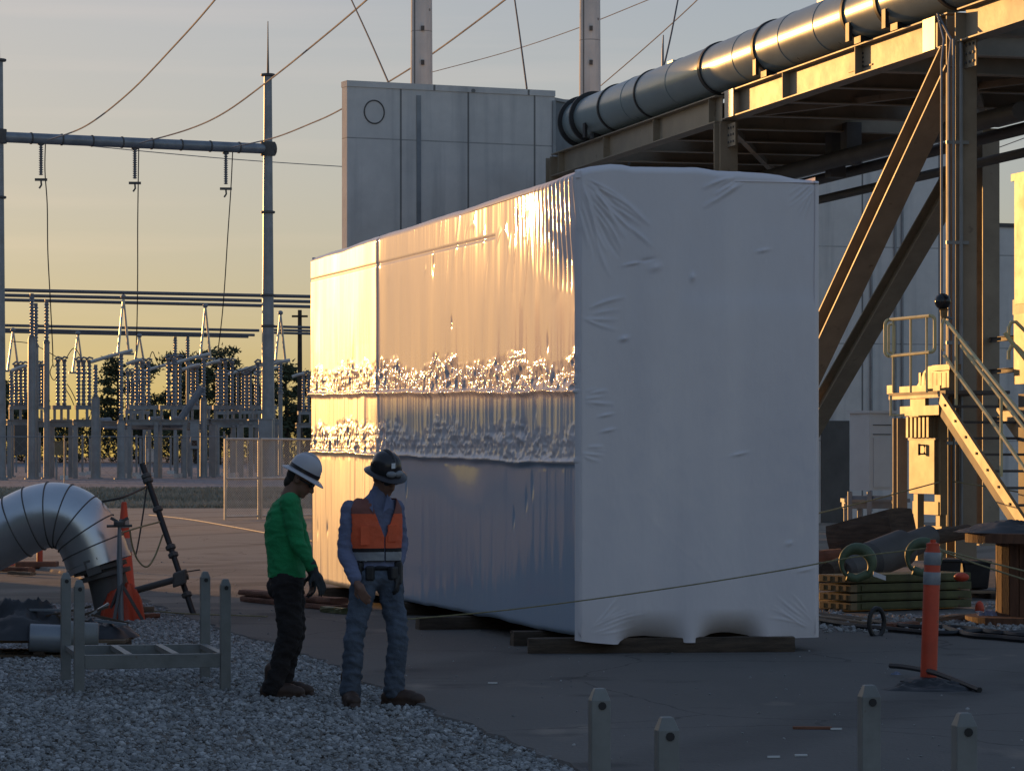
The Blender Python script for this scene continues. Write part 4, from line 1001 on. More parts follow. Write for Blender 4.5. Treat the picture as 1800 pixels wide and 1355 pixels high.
for args in ((12, 60, (28, 36, 44), 642, 150, 'switch at the left edge, three dark insulators in a row', ((20, 652), (46, 643))),
             (54, 92, (69, 75), 641, 158, 'narrow switch between the left posts'),
             (88, 128, (102, 113), 633, 153, 'switch with two thick insulators carrying a loop of cable', None),
             (128, 178, (138, 147, 157), 634, 149, 'switch with a long gold blade tilted up to the right', ((160, 636), (233, 616))),
             (222, 280, (240, 250, 261), 636, 150, 'switch in the middle, insulators before the dark pines', ((222, 640), (250, 632))),
             (276, 330, (296, 305, 316), 630, 151, 'switch right of the middle under a gold tube', ((312, 637), (369, 622))),
             (330, 375, (338, 346), 645, 158, 'switch behind the gold edged post', ((320, 650), (352, 641))),
             (370, 430, (386, 396, 408), 636, 153, 'switch before the widest dark pine', ((362, 641), (387, 634))),
             (436, 490, (453, 462, 473), 638, 152, 'switch beside the gantry mast, three insulators close to it', ((472, 642), (510, 633)))):
    switch(*args)
# a second row further back
_front = [o for o in bpy.data.objects if o.get('category') == 'switch']
for k, (i, dx, dy, lb) in enumerate(((0, 2.6, 26, 'far left'), (3, -.6, 24, 'left, behind the long gold blade'), (3, 4.0, 27, 'middle, in front of the slim pine'), (5, 1.6, 25, 'right of the middle, half hidden by front insulators'), (7, -1.2, 24, 'right, before the widest pine'), (7, 2.2, 28, 'right, left of the gantry mast'), (8, 2.0, 25, 'far right, behind the gantry mast'))):
    o = _front[i]; q = Vector(o.location) + Vector((dx, dy, 0)); q.z += .12
    copy_tree(o, q, 'switch of the further row, ' + lb)
# long frame beams joining the bays
for (x0, x1, y, Y, lb) in ((60, 214, 745, 151, 'left of the gold edged middle post'), (215, 360, 747, 151.5, 'between the two gold edged posts'), (360, 486, 741, 153, 'ending at the gantry mast')):
    t = put(MB().ibeam(P(x0, y, Y), P(x1, y, Y + (x1 - x0) * .012), .26, .30, .04).build('frame_beam', M['galv'], None, base=tuple(P(x0, y, Y))), 'long grey level steel beam of the switchyard, ' + lb, 'beam', 'long beams of the switchyard')
tube_thing('operating_pipe', 'thin pinkish level pipe under the middle beam of the switchyard', 'pipe', P(182, 752, 152), P(334, 754, 153.5), .06, M['galv'])
# inclined post and cabinets
tube_thing('inclined_insulator', 'dark insulator leaning to the right in front of the pines', 'insulator', P(318, 735, 150), P(356, 680, 150), .17, M['insul'])
def cab(name, px0, px1, y0, y1, Y, lb, m, dz=0.35, slot=False, legs=True):
    c = P((px0 + px1) / 2, (y0 + y1) / 2, Y); w = (px1 - px0) * Y / F; h = (y1 - y0) * Y / F
    g = float(gz(Y)); t = thing(name, lb, 'cabinet', (c.x, c.y, g), 'cabinets in the switchyard')
    MB().box(c, w, .5, h).build('box', m, t, bevel=.02)
    MB().box(c + ZV * (h / 2 + .02), w + .08, .58, .05).build('hood', m, t)
    if slot: MB().box(c - ZV * h * .28 - Vector((0, .26, 0)), w * .62, .03, h * .2).build('window', M['glass'], t)
    if legs:
        for s in (-1, 1): MB().bar(Vector((c.x + s * w * .38, c.y, g)), Vector((c.x + s * w * .38, c.y, c.z - h / 2)), .09, .09).build('leg', M['galv'], t)
cab('control_cabinet', 335, 350, 742, 789, 149, 'grey control cabinet with a dark window, hung right of the middle of the switchyard', M['galv'], slot=True)
cab('control_cabinet', 97, 117, 777, 800, 146, 'tan control box on thin legs in the left of the switchyard', M['cream'])
cab('control_cabinet', 455, 479, 737, 772, 150, 'grey cabinet on the lower part of the gantry mast', M['galv'])
cab('control_cabinet', 26, 48, 742, 800, 175, 'dark cabinet far back at the left of the switchyard', M['darksteel'])
cab('control_cabinet', 258, 272, 790, 812, 160, 'small pale box low down in the middle of the switchyard', M['cabwhite'])
for (px, y, Y, lb) in ((184, 744, 158, 'left'), (275, 742, 152, 'middle'), (312, 742, 152, 'right')):
    t = put(MB().lathe(P(px, y, Y) - Vector((.35, 0, 0)), (1, .2, .06), [(.10, 0), (.27, .02), (.27, .62), (.22, .68), (.10, .72)], 14).build('bushing_tank', M['galv'], None, True, base=tuple(P(px, y, Y))), 'short grey drum slung under the switchyard beam, %s of three' % lb, 'drum', 'drums under the beam')
for i, (px, y0, y1, Y) in enumerate(((145, 764, 838, 160), (158, 770, 836, 165), (247, 770, 838, 150), (240, 764, 836, 158), (228, 760, 838, 154), (264, 762, 800, 158), (312, 764, 838, 152), (320, 770, 838, 155), (406, 762, 836, 156), (394, 758, 830, 160), (300, 770, 830, 168), (70, 760, 838, 158), (130, 764, 836, 156), (113, 800, 838, 146))):
    b = P(px, y1, Y); b.z = float(gz(Y))
    t = thing('stub_column', 'slim lit column standing low in the switchyard beneath the beams', 'column', tuple(b), 'slim low columns of the switchyard')
    MB().bar(b, P(px, y0, Y), .10, .10).build('tube', M['galv'], t)
    MB().box(b + ZV * .1, .34, .34, .2).build('footing', M['conc2'], t)
wires_ = [([(92, 632), (95, 645), (103, 632)], 150), ([(113, 636), (130, 612), (145, 634)], 151), ([(93, 640), (88, 655), (95, 668), (104, 655)], 150), ([(262, 634), (268, 618), (275, 634), (283, 650)], 151), ([(118, 675), (126, 688), (134, 705)], 150), ([(116, 685), (124, 698), (130, 712)], 151), ([(398, 636), (420, 652), (452, 640)], 153), ([(408, 640), (430, 660), (455, 642)], 153), ([(20, 600), (60, 606), (110, 634)], 156)]
for pts, Y in wires_:
    wire('jumper_cable', 'thin looped jumper cable between the switches of the switchyard', [P(x, y, Y) for x, y in pts], .022, M['dkcable'], group='jumper cables in the switchyard', n=6)
# utility pole
t = thing('utility_pole', 'dark wooden utility pole with crossarms just left of the wrapped unit', 'pole', tuple(P(527, 806, 215)))
b = P(527, 806, 215); MB().lathe(b, ZV, [(.20, 0), (.14, P(527, 545, 215).z - b.z)], 10).build('pole', M['bark'], t, True)
for y in (556, 586): MB().bar(P(513, y, 214.8), P(541, y, 214.8), .12, .14).build('crossarm', M['bark'], t)
# perimeter fence of the yard
def chain_fence(name, label, pts, H, gap, Y=None, pitch=.12, rw=.004, rp=.035, group=None):
    p0 = Vector(pts[0]); t = thing(name, label, 'fence', tuple(p0), group)
    mesh = MB(); rail = MB()
    for a, b in zip(pts, pts[1:]):
        a = Vector(a); b = Vector(b); L = (b - a).length; n = max(1, round(L / gap))
        for k in range(n + 1):
            q = a.lerp(b, k / n)
            MB().tube([q, q + ZV * (H + .05)], rp, 8).build('fence_post', M['galv'], t, True)
        MB().tube([a + ZV * H, b + ZV * H], rp * .8, 8).build('top_rail', M['galv'], t, True)
        m_ = int(L / pitch); d = (b - a) / L
        for k in range(-int(H / pitch), m_):
            for s in (1, -1):
                u0 = k * pitch; u1 = u0 + H
                if s == -1: u0, u1 = u1, u0
                z0, z1 = .05, H
                # clip to the panel
                def cl(u, z, uo, zo):
                    if u < 0: f = (0 - u) / (uo - u); return 0, z + (zo - z) * f
                    if u > L: f = (u - L) / (u - uo); return L, z + (zo - z) * f
                    return u, z
                if max(u0, u1) < 0 or min(u0, u1) > L: continue
                q0 = cl(u0, z0, u1, z1); q1 = cl(u1, z1, u0, z0)
                mesh.tube([a + d * q0[0] + ZV * q0[1], a + d * q1[0] + ZV * q1[1]], rw, 3, False)
    mesh.build('chain_link', M['galv'], t)
    return t
fz = lambda px: Vector((P(px, 0, 115).x, 115, float(gz(115))))
chain_fence('perimeter_fence', 'faint low wire fence along the front of the switchyard gravel', [fz(-30), fz(400)], 1.95, 2.75, pitch=.35, rw=.003, rp=.022)
a_, b_, c_ = P(396, 0, 84), P(455, 0, 85), P(560, 0, 87)
for q in (a_, b_, c_): q.z = .03
for (q0, q1, lb) in ((a_, b_, 'narrow left panel of chain link fence with gold lit frame, behind the worker in green'), (b_ + Vector((.06, .02, 0)), c_, 'wider right panel of chain link fence ending behind the wrapped unit')):
    t = thing('fence_panel', lb, 'fence panel', tuple(q0), 'chain link panels beside the road')
    H = 2.13; rp = .03; L = (q1 - q0).length; d = (q1 - q0) / L
    for q in (q0, q1): MB().tube([q, q + ZV * H], rp * 1.2, 8).build('frame_post', M['sungalv'], t, True)
    for z in (.08, H / 2 + .02, H): MB().tube([q0 + ZV * z, q1 + ZV * z], rp, 8).build('frame_rail', M['sungalv'], t, True)
    mesh = MB(); pt = .07
    for k in range(-int(H / pt), int(L / pt)):
        for s in (1, -1):
            u0, u1 = (k * pt, k * pt + H) if s == 1 else (k * pt + H, k * pt)
            P0 = [u0, .05]; P1 = [u1, H]
            for A_, B_ in ((P0, P1), (P1, P0)):
                for lim, side in ((0, -1), (L, 1)):
                    if (A_[0] - lim) * side > 0 and (B_[0] - lim) * side < 0:
                        f = (lim - A_[0]) / (B_[0] - A_[0]); A_[1] += (B_[1] - A_[1]) * f; A_[0] = lim
            if min(P0[0], P1[0]) < -1e-6 or max(P0[0], P1[0]) > L + 1e-6: continue
            mesh.tube([q0 + d * P0[0] + ZV * P0[1], q0 + d * P1[0] + ZV * P1[1]], .005, 3, False)
    mesh.build('chain_link', M['sungalv'], t)
    for f in (.33, .66): MB().tube([q0.lerp(q1, f) + ZV * H, q0.lerp(q1, f) + ZV * (H / 2)], .01, 6).build('tension_bar', M['sungalv'], t)
# ------------------------------------------------------------------ pines behind the yard
def pine(px, ytop, Y, spread, lb, seed):
    rr = random.Random(seed); b = P(px, 0, Y); b.z = float(gz(Y)); H = P(px, ytop, Y).z - b.z
    t = thing('pine_tree', lb, 'tree', tuple(b), 'pines behind the switchyard')
    tr = MB(); lean = rr.uniform(-.3, .3)
    tr.tube([b, b + Vector((lean * .4, 0, H * .5)), b + Vector((lean, 0, H * .95))], [.20, .14, .04], 7)
    cl = []
    n = 15
    for k in range(n):
        f = .30 + .68 * k / n; z = H * f; L = spread * (1.1 - .75 * f) * rr.uniform(.55, 1.2); a = rr.uniform(0, 6.28)
        o = b + Vector((lean * f, 0, z)); e = o + Vector((math.cos(a) * L, math.sin(a) * L, rr.uniform(-.2, .6)))
        tr.tube([o, o.lerp(e, .5) + ZV * .12, e], [.06, .045, .02], 5)
        cl.append((e, L)); 
        if L > .9: cl.append((o.lerp(e, .62) + ZV * .15, L * .7))
    cl.append((b + Vector((lean, 0, H * .96)), spread * .5)); cl.append((b + Vector((lean, 0, H * .88)), spread * .6))
    tr.build('trunk', M['bark'], t)
    V = []; 
    for e, L in cl:
        rx, rz = .42 * L + .30, .20 * L + .16
        for q in range(int(40 + 40 * L)):
            d = Vector((rr.gauss(0, .5), rr.gauss(0, .5), rr.gauss(0, .5)))
            c = e + Vector((d.x * rx, d.y * rx, d.z * rz)); s = rr.uniform(.09, .22)
            u = Vector((rr.uniform(-1, 1), rr.uniform(-1, 1), rr.uniform(-.5, .9))).normalized() * s * 1.6
            w = u.orthogonal().normalized() * s * .55
            V += [c - u * .3 - w, c + u, c - u * .3 + w]
    V = np.array([tuple(v) for v in V]); np_mesh('crown', V, np.arange(len(V)).reshape(-1, 3), M['needles'], t, False, WL[t.name])
for i, (px, yt, Y, s, lb) in enumerate(((8, 672, 235, 2.0, 'pine crown at the left edge behind the switchyard'), (52, 690, 245, 1.8, 'low pine right of the left posts'), (211, 634, 228, 1.7, 'pine just behind the left tall V support'), (247, 636, 236, 1.6, 'slim pine in the middle of the switchyard'), (305, 622, 228, 2.3, 'round topped pine behind the gold tube'), (345, 618, 238, 2.0, 'pine behind the gold edged right post'), (385, 614, 230, 2.9, 'tallest and widest dark pine right of the middle'), (425, 655, 226, 2.6, 'sprawling pine left of the gantry mast'), (448, 672, 240, 2.0, 'pine half hidden by the gantry mast'), (505, 640, 230, 2.2, 'pine between gantry mast and utility pole'), (540, 655, 236, 2.4, 'pine behind the utility pole and the wrapped unit'), (-40, 660, 240, 2.4, 'pine just beyond the left edge'))):
    pine(px, yt, Y, s, lb, 100 + i)
# low dark undergrowth far behind
def scrub():
    n = 26000; x = rng.uniform(-62, 0, n); y = rng.uniform(244, 262, n); top = 1.6 + 2.2 * vnoise(x * .35, y * .05, 77) + 1.0 * vnoise(x * 1.4, y * .2, 78)
    z = gz(y) + top * rng.random(n) ** .7
    s = rng.uniform(.12, .34, n)
    c = np.stack([x, y, z], -1); u = rng.normal(size=(n, 3)); u /= np.linalg.norm(u, axis=1)[:, None]; w = np.cross(u, [0.3, 0.2, 0.93]); 
    V = np.stack([c - u * s[:, None] - w * s[:, None] * .6, c + u * s[:, None] * 1.2, c + w * s[:, None] * .7], 1).reshape(-1, 3)
    o = np_mesh('undergrowth', V, np.arange(3 * n).reshape(-1, 3), M['needles'], None, False)
    put(o, 'dark low undergrowth along the far side of the switchyard', 'undergrowth', None, 'stuff')
scrub()
# ------------------------------------------------------------------ stair, landing, enclosures on the right
YS = 46.0; SS = F / YS
def skew(mb, x0, x1, y0, y1, Y, dep, ang=0):
    """box with its long face turned to the left: near edge at column x1, running away until column x0"""
    N = P(x1, y0, Y); r = (x0 - CX) / F
    L = (r * N.y - N.x) / (AV.x - r * AV.y); h = N.z - P(x1, y1, Y).z
    return mb.box(N + AV * (L / 2) + BV * (dep / 2) - ZV * (h / 2), L, dep, h, AV, BV)
def q3(px, py, Y=YS): return P(px, py, Y)
land = thing('stair_landing', 'small steel landing with a gold lit guard rail at the head of the stair', 'landing', tuple(P(1605, 1000, YS)))
mb = skew(MB(), 1562, 1662, 686, 692, YS - .05, 1.0); mb.build('floor_plate', M['darksteel'], land)
for px0, px1, y0, y1 in ((1559, 1570, 677, 692), (1581, 1629, 677, 691), (1640, 1652, 677, 690)):
    mb = skew(MB(), px0, px1, y0, y1, YS + .0228 * (1662 - px1), .02); mb.build('toe_board', M['cream'], land)
mb = skew(MB(), 1562, 1660, 691, 698, YS, .06); mb.build('edge_channel', M['steel'], land)
mb = skew(MB(), 1600, 1626, 697, 713, YS + .8, .06); mb.build('bracket', M['cream'], land)
mb = skew(MB(), 1582, 1650, 712, 729, YS + .25, .08); mb.build('cap_beam', M['cream'], land)
mb = MB(); mb.tube([q3(1566, 695), q3(1566, 730), q3(1590, 729)], .02, 6); mb.build('hanger', M['rail'], land)
def rrect(x0, y0, x1, y1, dy1, r, Y):
    pts = []
    for cx, cy, a0 in ((x0 + r, y0 + r, 180), (x1 - r, y0 + r + dy1, 270), (x1 - r, y1 - r + dy1, 0), (x0 + r, y1 - r, 90)):
        for k in range(5):
            a = R(a0 + 22.5 * k); pts.append(P(cx + r * math.cos(a), cy + r * math.sin(a), Y + .0228 * (1643 - cx)))
    return pts + [pts[0]]
MB().tube(rrect(1556, 562, 1643, 626, -7, 8, 45.4), .026, 8).build('guard_rail', M['rail'], land, True)
for px in (1570, 1601, 1629): MB().tube([q3(px, 561 if px < 1600 else 557, 45.4 + .0228 * (1643 - px)), q3(px, 690, 45.4 + .0228 * (1643 - px))], .017, 8).build('rail_post', M['rail'], land, True)
MB().tube(rrect(1562, 570, 1572, 620, 0, 4, 46.4), .02, 8).build('guard_rail', M['rail'], land, True)
st = thing('steel_stair', 'steel stair with gold lit stringer and handrails going down to the right', 'stair', tuple(P(1790, 1000, YS)))
A0, A1 = q3(1655, 706, 46.0), q3(1830, 972, 42.3)
d_ = (A1 - A0); nrm = Vector((-.72, -.1, -.68))
mb = MB(); mb.bar(A0 + ZV * .05, A1 + ZV * .05, .05, .17); mb.build('stringer', M['cream'], st)
mb = MB(); mb.bar(A0 - ZV * .13 + BV * .03, A1 - ZV * .13 + BV * .03, .06, .18); mb.build('stringer_shade', M['darksteel'], st)  # dark strip stands in for the unlit underside of the stringer
mb = MB()
for k in range(9):
    q = A0.lerp(A1, (k + .5) / 9) + ZV * .06 - BV * .03; mb.lathe(q, -BV, [(.02, 0), (.02, .012)], 8)
mb.build('bolt_heads', M['darksteel'], st)
B0, B1 = A0 + BV * .9, A1 + BV * .9
mb = MB(); mb.bar(B0, B1, .05, .28); mb.build('stringer', M['steel'], st)
for k in range(9):
    f = (k + .4) / 9; p = A0.lerp(A1, f); r_ = B0.lerp(B1, f)
    mb = MB(); mb.bar(p + ZV * .02, r_ + ZV * .02, .24, .035); mb.build('tread', M['darksteel'], st)
for (pts, nm) in (([(1664, 566), (1672, 575), (1732, 650), (1800, 735), (1830, 772)], 'handrail'), ([(1660, 625), (1676, 648), (1740, 735), (1800, 822), (1830, 865)], 'knee_rail')):
    MB().tube([q3(x, y, 46 - .0216 * (x - 1664)) for x, y in pts], .028, 8).build(nm, M['rail'], st, True)
for (pts, nm) in (([(1690, 607), (1700, 622), (1752, 690), (1800, 752), (1830, 790)], 'handrail'),):
    MB().tube([q3(x, y, 46.3 - .0216 * (x - 1664)) for x, y in pts], .026, 8).build(nm, M['rail'], st, True)
for (x, y0, y1) in ((1681, 590, 712), (1760, 698, 838)): MB().tube([q3(x, y0, 46 - .0216 * (x - 1664)), q3(x, y1, 46 - .0216 * (x - 1664))], .022, 8).build('rail_post', M['rail'], st, True)
MB().tube([q3(1660, 560), q3(1656, 570), q3(1656, 610), q3(1659, 617)], .02, 8).build('rail_return', M['rail'], st, True)
s2 = thing('handrail', 'curved handrail of a further stair at the right edge', 'handrail', tuple(P(1800, 1000, 45)))
for off in (0, 42): MB().tube([P(x, y + off, 44.6) for x, y in ((1830, 612), (1800, 580), (1786, 566), (1778, 566), (1773, 576), (1773, 590))], .026, 8).build('rail', M['rail'], s2, True)
MB().tube([P(1766, 585, 44.4), P(1800, 628, 44.4), P(1830, 668, 44.4)], .03, 8).build('rail', M['rail'], s2, True)
# lit riser casing at the right edge
rc = thing('riser_casing', 'tall bright sunlit steel casing with a flat cap at the right edge of the photo', 'casing', tuple(P(1815, 1010, 45)))
def boxpx(mb, x0, x1, y0, y1, Y, dep):
    a, b = P(x0, y0, Y), P(x1, y1, Y); mb.box(((a.x + b.x) / 2, Y + dep / 2, (a.z + b.z) / 2), b.x - a.x, dep, a.z - b.z, (1, 0, 0)); return mb
skew(MB(), 1783, 1846, 302, 528, 44, .3).build('body', M['cream'], rc)
skew(MB(), 1777, 1850, 291, 304, 43.95, .36).build('cap', M['cream'], rc)
skew(MB(), 1780, 1849, 519, 546, 43.97, .33).build('collar', M['steel'], rc)
skew(MB(), 1782, 1847, 546, 672, 44, .31).build('lower_body', M['cream'], rc)
skew(MB(), 1790, 1844, 690, 1015, 44.05, .25).build('pedestal', M['darksteel'], rc)
mb = MB()
for y in (355, 400, 620): mb.ell(P(1796, y, 45.3), .05, .05, .05)
mb.build('bolt_heads', M['darksteel'], rc)
# finned enclosure (sunlit) and its base
fe = thing('finned_enclosure', 'sunlit cream enclosure with vertical fins and a D shaped handle, under the landing', 'enclosure', tuple(P(1628, 1000, 47.2)))
skew(MB(), 1598, 1642, 728, 868, 46.9, .14).build('body', M['cream'], fe)
mb = MB()
for k in range(6):
    r_ = (1602 + k * 7.2 - CX) / F; N = P(1642, 0, 46.9); L = (r_ * N.y - N.x) / (AV.x - r_ * AV.y)
    q = N + AV * L - BV * .035; q.z = P(1642, 750, 46.9).z
    mb.box(q, .085, .07, .31, AV, BV)
mb.build('cooling_fins', M['cream'], fe)
skew(MB(), 1596, 1644, 769, 773, 46.85, .2).build('rim', M['steel'], fe)
skew(MB(), 1643, 1653, 728, 905, 46.8, .10).build('side_post', M['cream'], fe)
hc = P(1620, 790, 47.30); mb = MB(); mb.tube([hc + Vector((-.03, 0, .065)), hc + Vector((.03, -.02, .065)), hc + Vector((.05, -.03, .03)), hc + Vector((.05, -.03, -.03)), hc + Vector((.03, -.02, -.065)), hc + Vector((-.03, 0, -.065))], .014, 6); mb.box(hc + Vector((-.035, .01, 0)), .035, .03, .17); mb.build('handle', M['band'], fe)
skew(MB(), 1604, 1649, 882, 905, 46.85, .12).build('base_rail', M['cream'], fe)
for x in (1606, 1645): skew(MB(), x, x + 7, 868, 985, 46.95, .10).build('leg', M['cream'], fe)
skew(MB(), 1603, 1655, 925, 945, 46.8, .14).build('plinth', M['cream'], fe)
f2 = thing('finned_cover', 'sunlit slanting cover with fins standing on the landing', 'cover', tuple(P(1640, 690, 46.6)))
mb = MB(); pr = [(1604, 690), (1618, 668), (1624, 653), (1632, 644), (1668, 640), (1668, 690)]
va = [P(x, y, 46.4 + .0228 * (1668 - x)) for x, y in pr]; vb = [v + BV * .14 for v in va]; n = len(pr)
mb.add(va + vb, [tuple(range(n))[::-1], tuple(range(n, 2 * n))] + [(i, (i + 1) % n, n + (i + 1) % n, n + i) for i in range(n)]); mb.build('body', M['cream'], f2)
for x in (1615, 1622, 1636, 1643, 1651, 1659): skew(MB(), x, x + 3.5, 655, 681, 46.3 + .0228 * (1668 - x), .05).build('fin', M['cream'], f2)
skew(MB(), 1638, 1669, 640, 650, 46.3, .18).build('lip', M['cream'], f2)
# gold edged upright and white cabinet
up = thing('steel_post', 'slim rusty steel post with one gold lit edge beside the white cabinet', 'post', tuple(G(1582, 1000)))
b = P(1582, 958, 48.5); b.z = 0; MB().ibeam(b, P(1582, 735, 48.5), .16, .2, .02, up=AV).build('shaft', M['steel'], up)
MB().box(b + ZV * .02, .35, .35, .03).build('base_plate', M['steel'], up)
wc = thing('white_cabinet', 'pale grey cabinet with a bright left side on a low stand, below the braces', 'cabinet', tuple(P(1530, 990, 51)))
wY = 51.0; a, b = P(1528, 726, wY), P(1568, 862, wY)
mb = MB(); z0, z1 = b.z, a.z; e0 = P(1528, 0, wY).xy.to_3d(); e1 = P(1572, 0, wY + .31).xy.to_3d(); e3 = P(1494, 0, wY + .40).xy.to_3d(); e2 = e1 + (e3 - e0)
mb.hexa([Vector((p.x, p.y, z0)) for p in (e0, e1, e2, e3)] + [Vector((p.x, p.y, z1)) for p in (e0, e1, e2, e3)]); mb.build('body', M['cabwhite'], wc)
mb = MB(); cc = (e0 + e2) / 2; mb.box(cc + ZV * (z1 + .02), (e1 - e0).length + .06, (e3 - e0).length + .06, .04, e1 - e0, Vector((-(e1 - e0).y, (e1 - e0).x, 0))); mb.build('hood', M['cabwhite'], wc)
mb = MB(); n_ = Vector(((e1 - e0).y, -(e1 - e0).x, 0)).normalized()
for z in (z0 + .90, z0 + 1.05): mb.box((e0 + e1) / 2 + n_ * .005 + ZV * z, .38, .012, .012, e1 - e0, n_)
mb.build('door_seams', M['band'], wc)
mb = MB(); mb.box((e0 + e1) / 2 + n_ * .01 + ZV * (z0 + .45), .37, .014, .8, e1 - e0, n_); mb.build('door', M['cabwhite'], wc)
for p in (e0, e1, e3): MB().bar(p, Vector((p.x, p.y, z0 - .02)), .07, .07).build('leg', M['galv'], wc)
mb = MB(); mb.box(cc + ZV * (z0 - .12), .5, .7, .06, e1 - e0, n_); mb.build('stand_frame', M['galv'], wc)
wt = thing('work_bench', 'low pale metal bench behind the leaning timber', 'bench', tuple(P(1520, 985, 52)))
a, b = P(1484, 875, 52), P(1600, 884, 52); MB().box((a + b) / 2 + Vector((0, .3, 0)), b.x - a.x, .6, .06).build('top', M['galv'], wt)
a, b = P(1486, 880, 51.98), P(1595, 894, 51.98); MB().box((a + b) / 2 + Vector((0, .3, 0)), b.x - a.x, .5, a.z - b.z).build('apron', M['galv'], wt)
for x in (1488, 1512, 1592): q = P(x, 0, 52); MB().bar(Vector((q.x, q.y + .1, 0)), Vector((q.x, q.y + .1, P(x, 885, 52).z)), .07, .07).build('leg', M['galv'], wt)
# glazed lamp on the column
gl = thing('globe_lamp', 'small dark glass globe on a bracket at the sunlit column', 'lamp', tuple(P(1657, 545, 46.9)))
MB().ell(P(1657, 530, 46.9), .12, .12, .12, n=24, m=14).build('globe', M['glass'], gl, True)
MB().lathe(P(1659, 555, 46.9), ZV, [(.03, -.06), (.05, 0), (.06, .08), (.09, .10)], 12).build('neck', M['cream'], gl, True)
MB().tube([P(1659, 556, 46.9), P(1672, 560, 47.5)], .02, 8).build('bracket', M['galv'], gl, True)
# ------------------------------------------------------------------ lay-down pile on the right
timber('timber_baulk', 'big dark square timber lying tilted on the pile, right of the wrapped unit', P(1476, 948, 43.4), P(1586, 918, 42.6), .52, .40, M['timber'])
for (p0, p1, w, h, lb) in ((G(1436, 1034) + ZV * .10, G(1520, 1036) + ZV * .10, .5, .2, 'lower brown timber beside the corner of the wrapped unit'), (G(1436, 1022) + ZV * .32, G(1500, 1024) + ZV * .32, .4, .2, 'grey brown timber on the lower one beside the wrapped unit'), (P(1430, 978, 43), P(1478, 974, 43), .4, .16, 'reddish timber end just beside the edge of the wrapped unit'), (P(1430, 1000, 41), P(1510, 1003, 41), .4, .2, 'dark timber just above the lower ones beside the wrapped unit')):
    timber('dunnage_timber', lb, p0, p1, w, h, M['redwood'] if 'reddish' in lb else M['timber'], 'timbers piled right of the wrapped unit')
put(MB().lathe(P(1490, 1000, 40.2), P(1700, 918, 42) - P(1490, 1000, 40.2), [(.10, -.05), (.16, 0), (.19, .4), (.24, .45), (.24, 1.15), (.17, 1.2), (.16, 1.75), (.07, 1.8)], 18).build('pipe_spool', M['darksteel'], None, True, base=tuple(P(1490, 1000, 40.2))), 'dark round pipe piece leaning up to the right across the pile', 'pipe')
put(MB().tube([P(1455, 1002, 40.0), P(1560, 958, 41), P(1700, 934, 43)], .10, 12).build('pipe_spool', M['timber'], None, True, base=tuple(P(1455, 1002, 40))), 'long thin pole lying behind the leaning pipe piece', 'pole')
for x0, x1, y0, y1, Y, lb in ((1644, 1690, 985, 1035, 37.5, 'left of two dark plastic bins behind the striped post'), (1693, 1742, 988, 1035, 37.8, 'right of two dark plastic bins behind the striped post')):
    t = thing('plastic_bin', lb, 'bin', tuple(P((x0 + x1) / 2, y1, Y)), 'dark bins on the pile')
    c = P((x0 + x1) / 2, y1, Y); w = (x1 - x0) * Y / F; h = (y1 - y0) * Y / F
    mb = MB(); mb.hexa([c + Vector((sx * w * .42, .25 + sy * .22, 0)) for sx, sy in ((-1, -1), (1, -1), (1, 1), (-1, 1))] + [c + Vector((sx * w * .5, .25 + sy * .26, h)) for sx, sy in ((-1, -1), (1, -1), (1, 1), (-1, 1))]); mb.build('body', M['black'], t, bevel=.02)
    MB().box(c + Vector((0, .25, h)), w * 1.06, .56, .035).build('rim', M['black'], t, bevel=.01)
t = thing('pallet', 'grey wooden pallet carrying the dark bins behind the olive beams', 'pallet', tuple(P(1690, 1058, 37.5)))
for k in range(3): timb = MB().box(P(1690, 1040, 37.2 + .35 * k), 1.15, .12, .03).build('deck_board', M['timber2'], t)
for k in (-.5, 0, .5): MB().box(P(1690, 1050, 37.5) + Vector((k, 0, 0)), .1, 1.0, .10).build('runner', M['timber2'], t)
MB().box(P(1690, 1060, 37.5), 1.15, 1.0, .02).build('bottom_board', M['timber2'], t)
# olive spreader beams in a stack, seen end-on lit by the sun
og_ = 'olive lifting beams in one stack'
ob0 = P(1490, 0, 34.3).xy.to_3d(); ob1 = P(1712, 0, 35.2).xy.to_3d(); od = (ob1 - ob0).normalized(); on = Vector((-od.y, od.x, 0))
zb_ = .03; names = ['lowest', 'second from the bottom', 'second from the top', 'topmost']
for k in range(4):
    z = zb_ + .012 + .098 * k
    t = thing('lifting_beam', 'olive green painted lifting beam, %s of the stack of four' % names[k], 'lifting beam', tuple(ob0 + ZV * z), og_)
    sh = random.uniform(-.02, .02)
    L = (ob1 - ob0).length; c = (ob0 + ob1) / 2 + od * sh + on * .2 + ZV * (z + .043)
    MB().box(c, L - .14, .50, .086, od, on).build('bar', M['olive'], t, bevel=.006)
    MB().box(c - on * .255, L - .3, .012, .05, od, on).build('web_plate', M['olive'], t)
    e = ob0 + od * (sh + .03) + on * .2 + ZV * (z + .043); mb = MB(); mb.box(e, .09, .56, .080, od, on); mb.build('end_plate', M['cream'], t, bevel=.004)
    mb = MB()
    for j in (-.2, -.07, .07, .2): mb.box(e + on * j - od * .055, .025, .05, .05, od, on)
    mb.build('lug_plate', M['cream'], t)
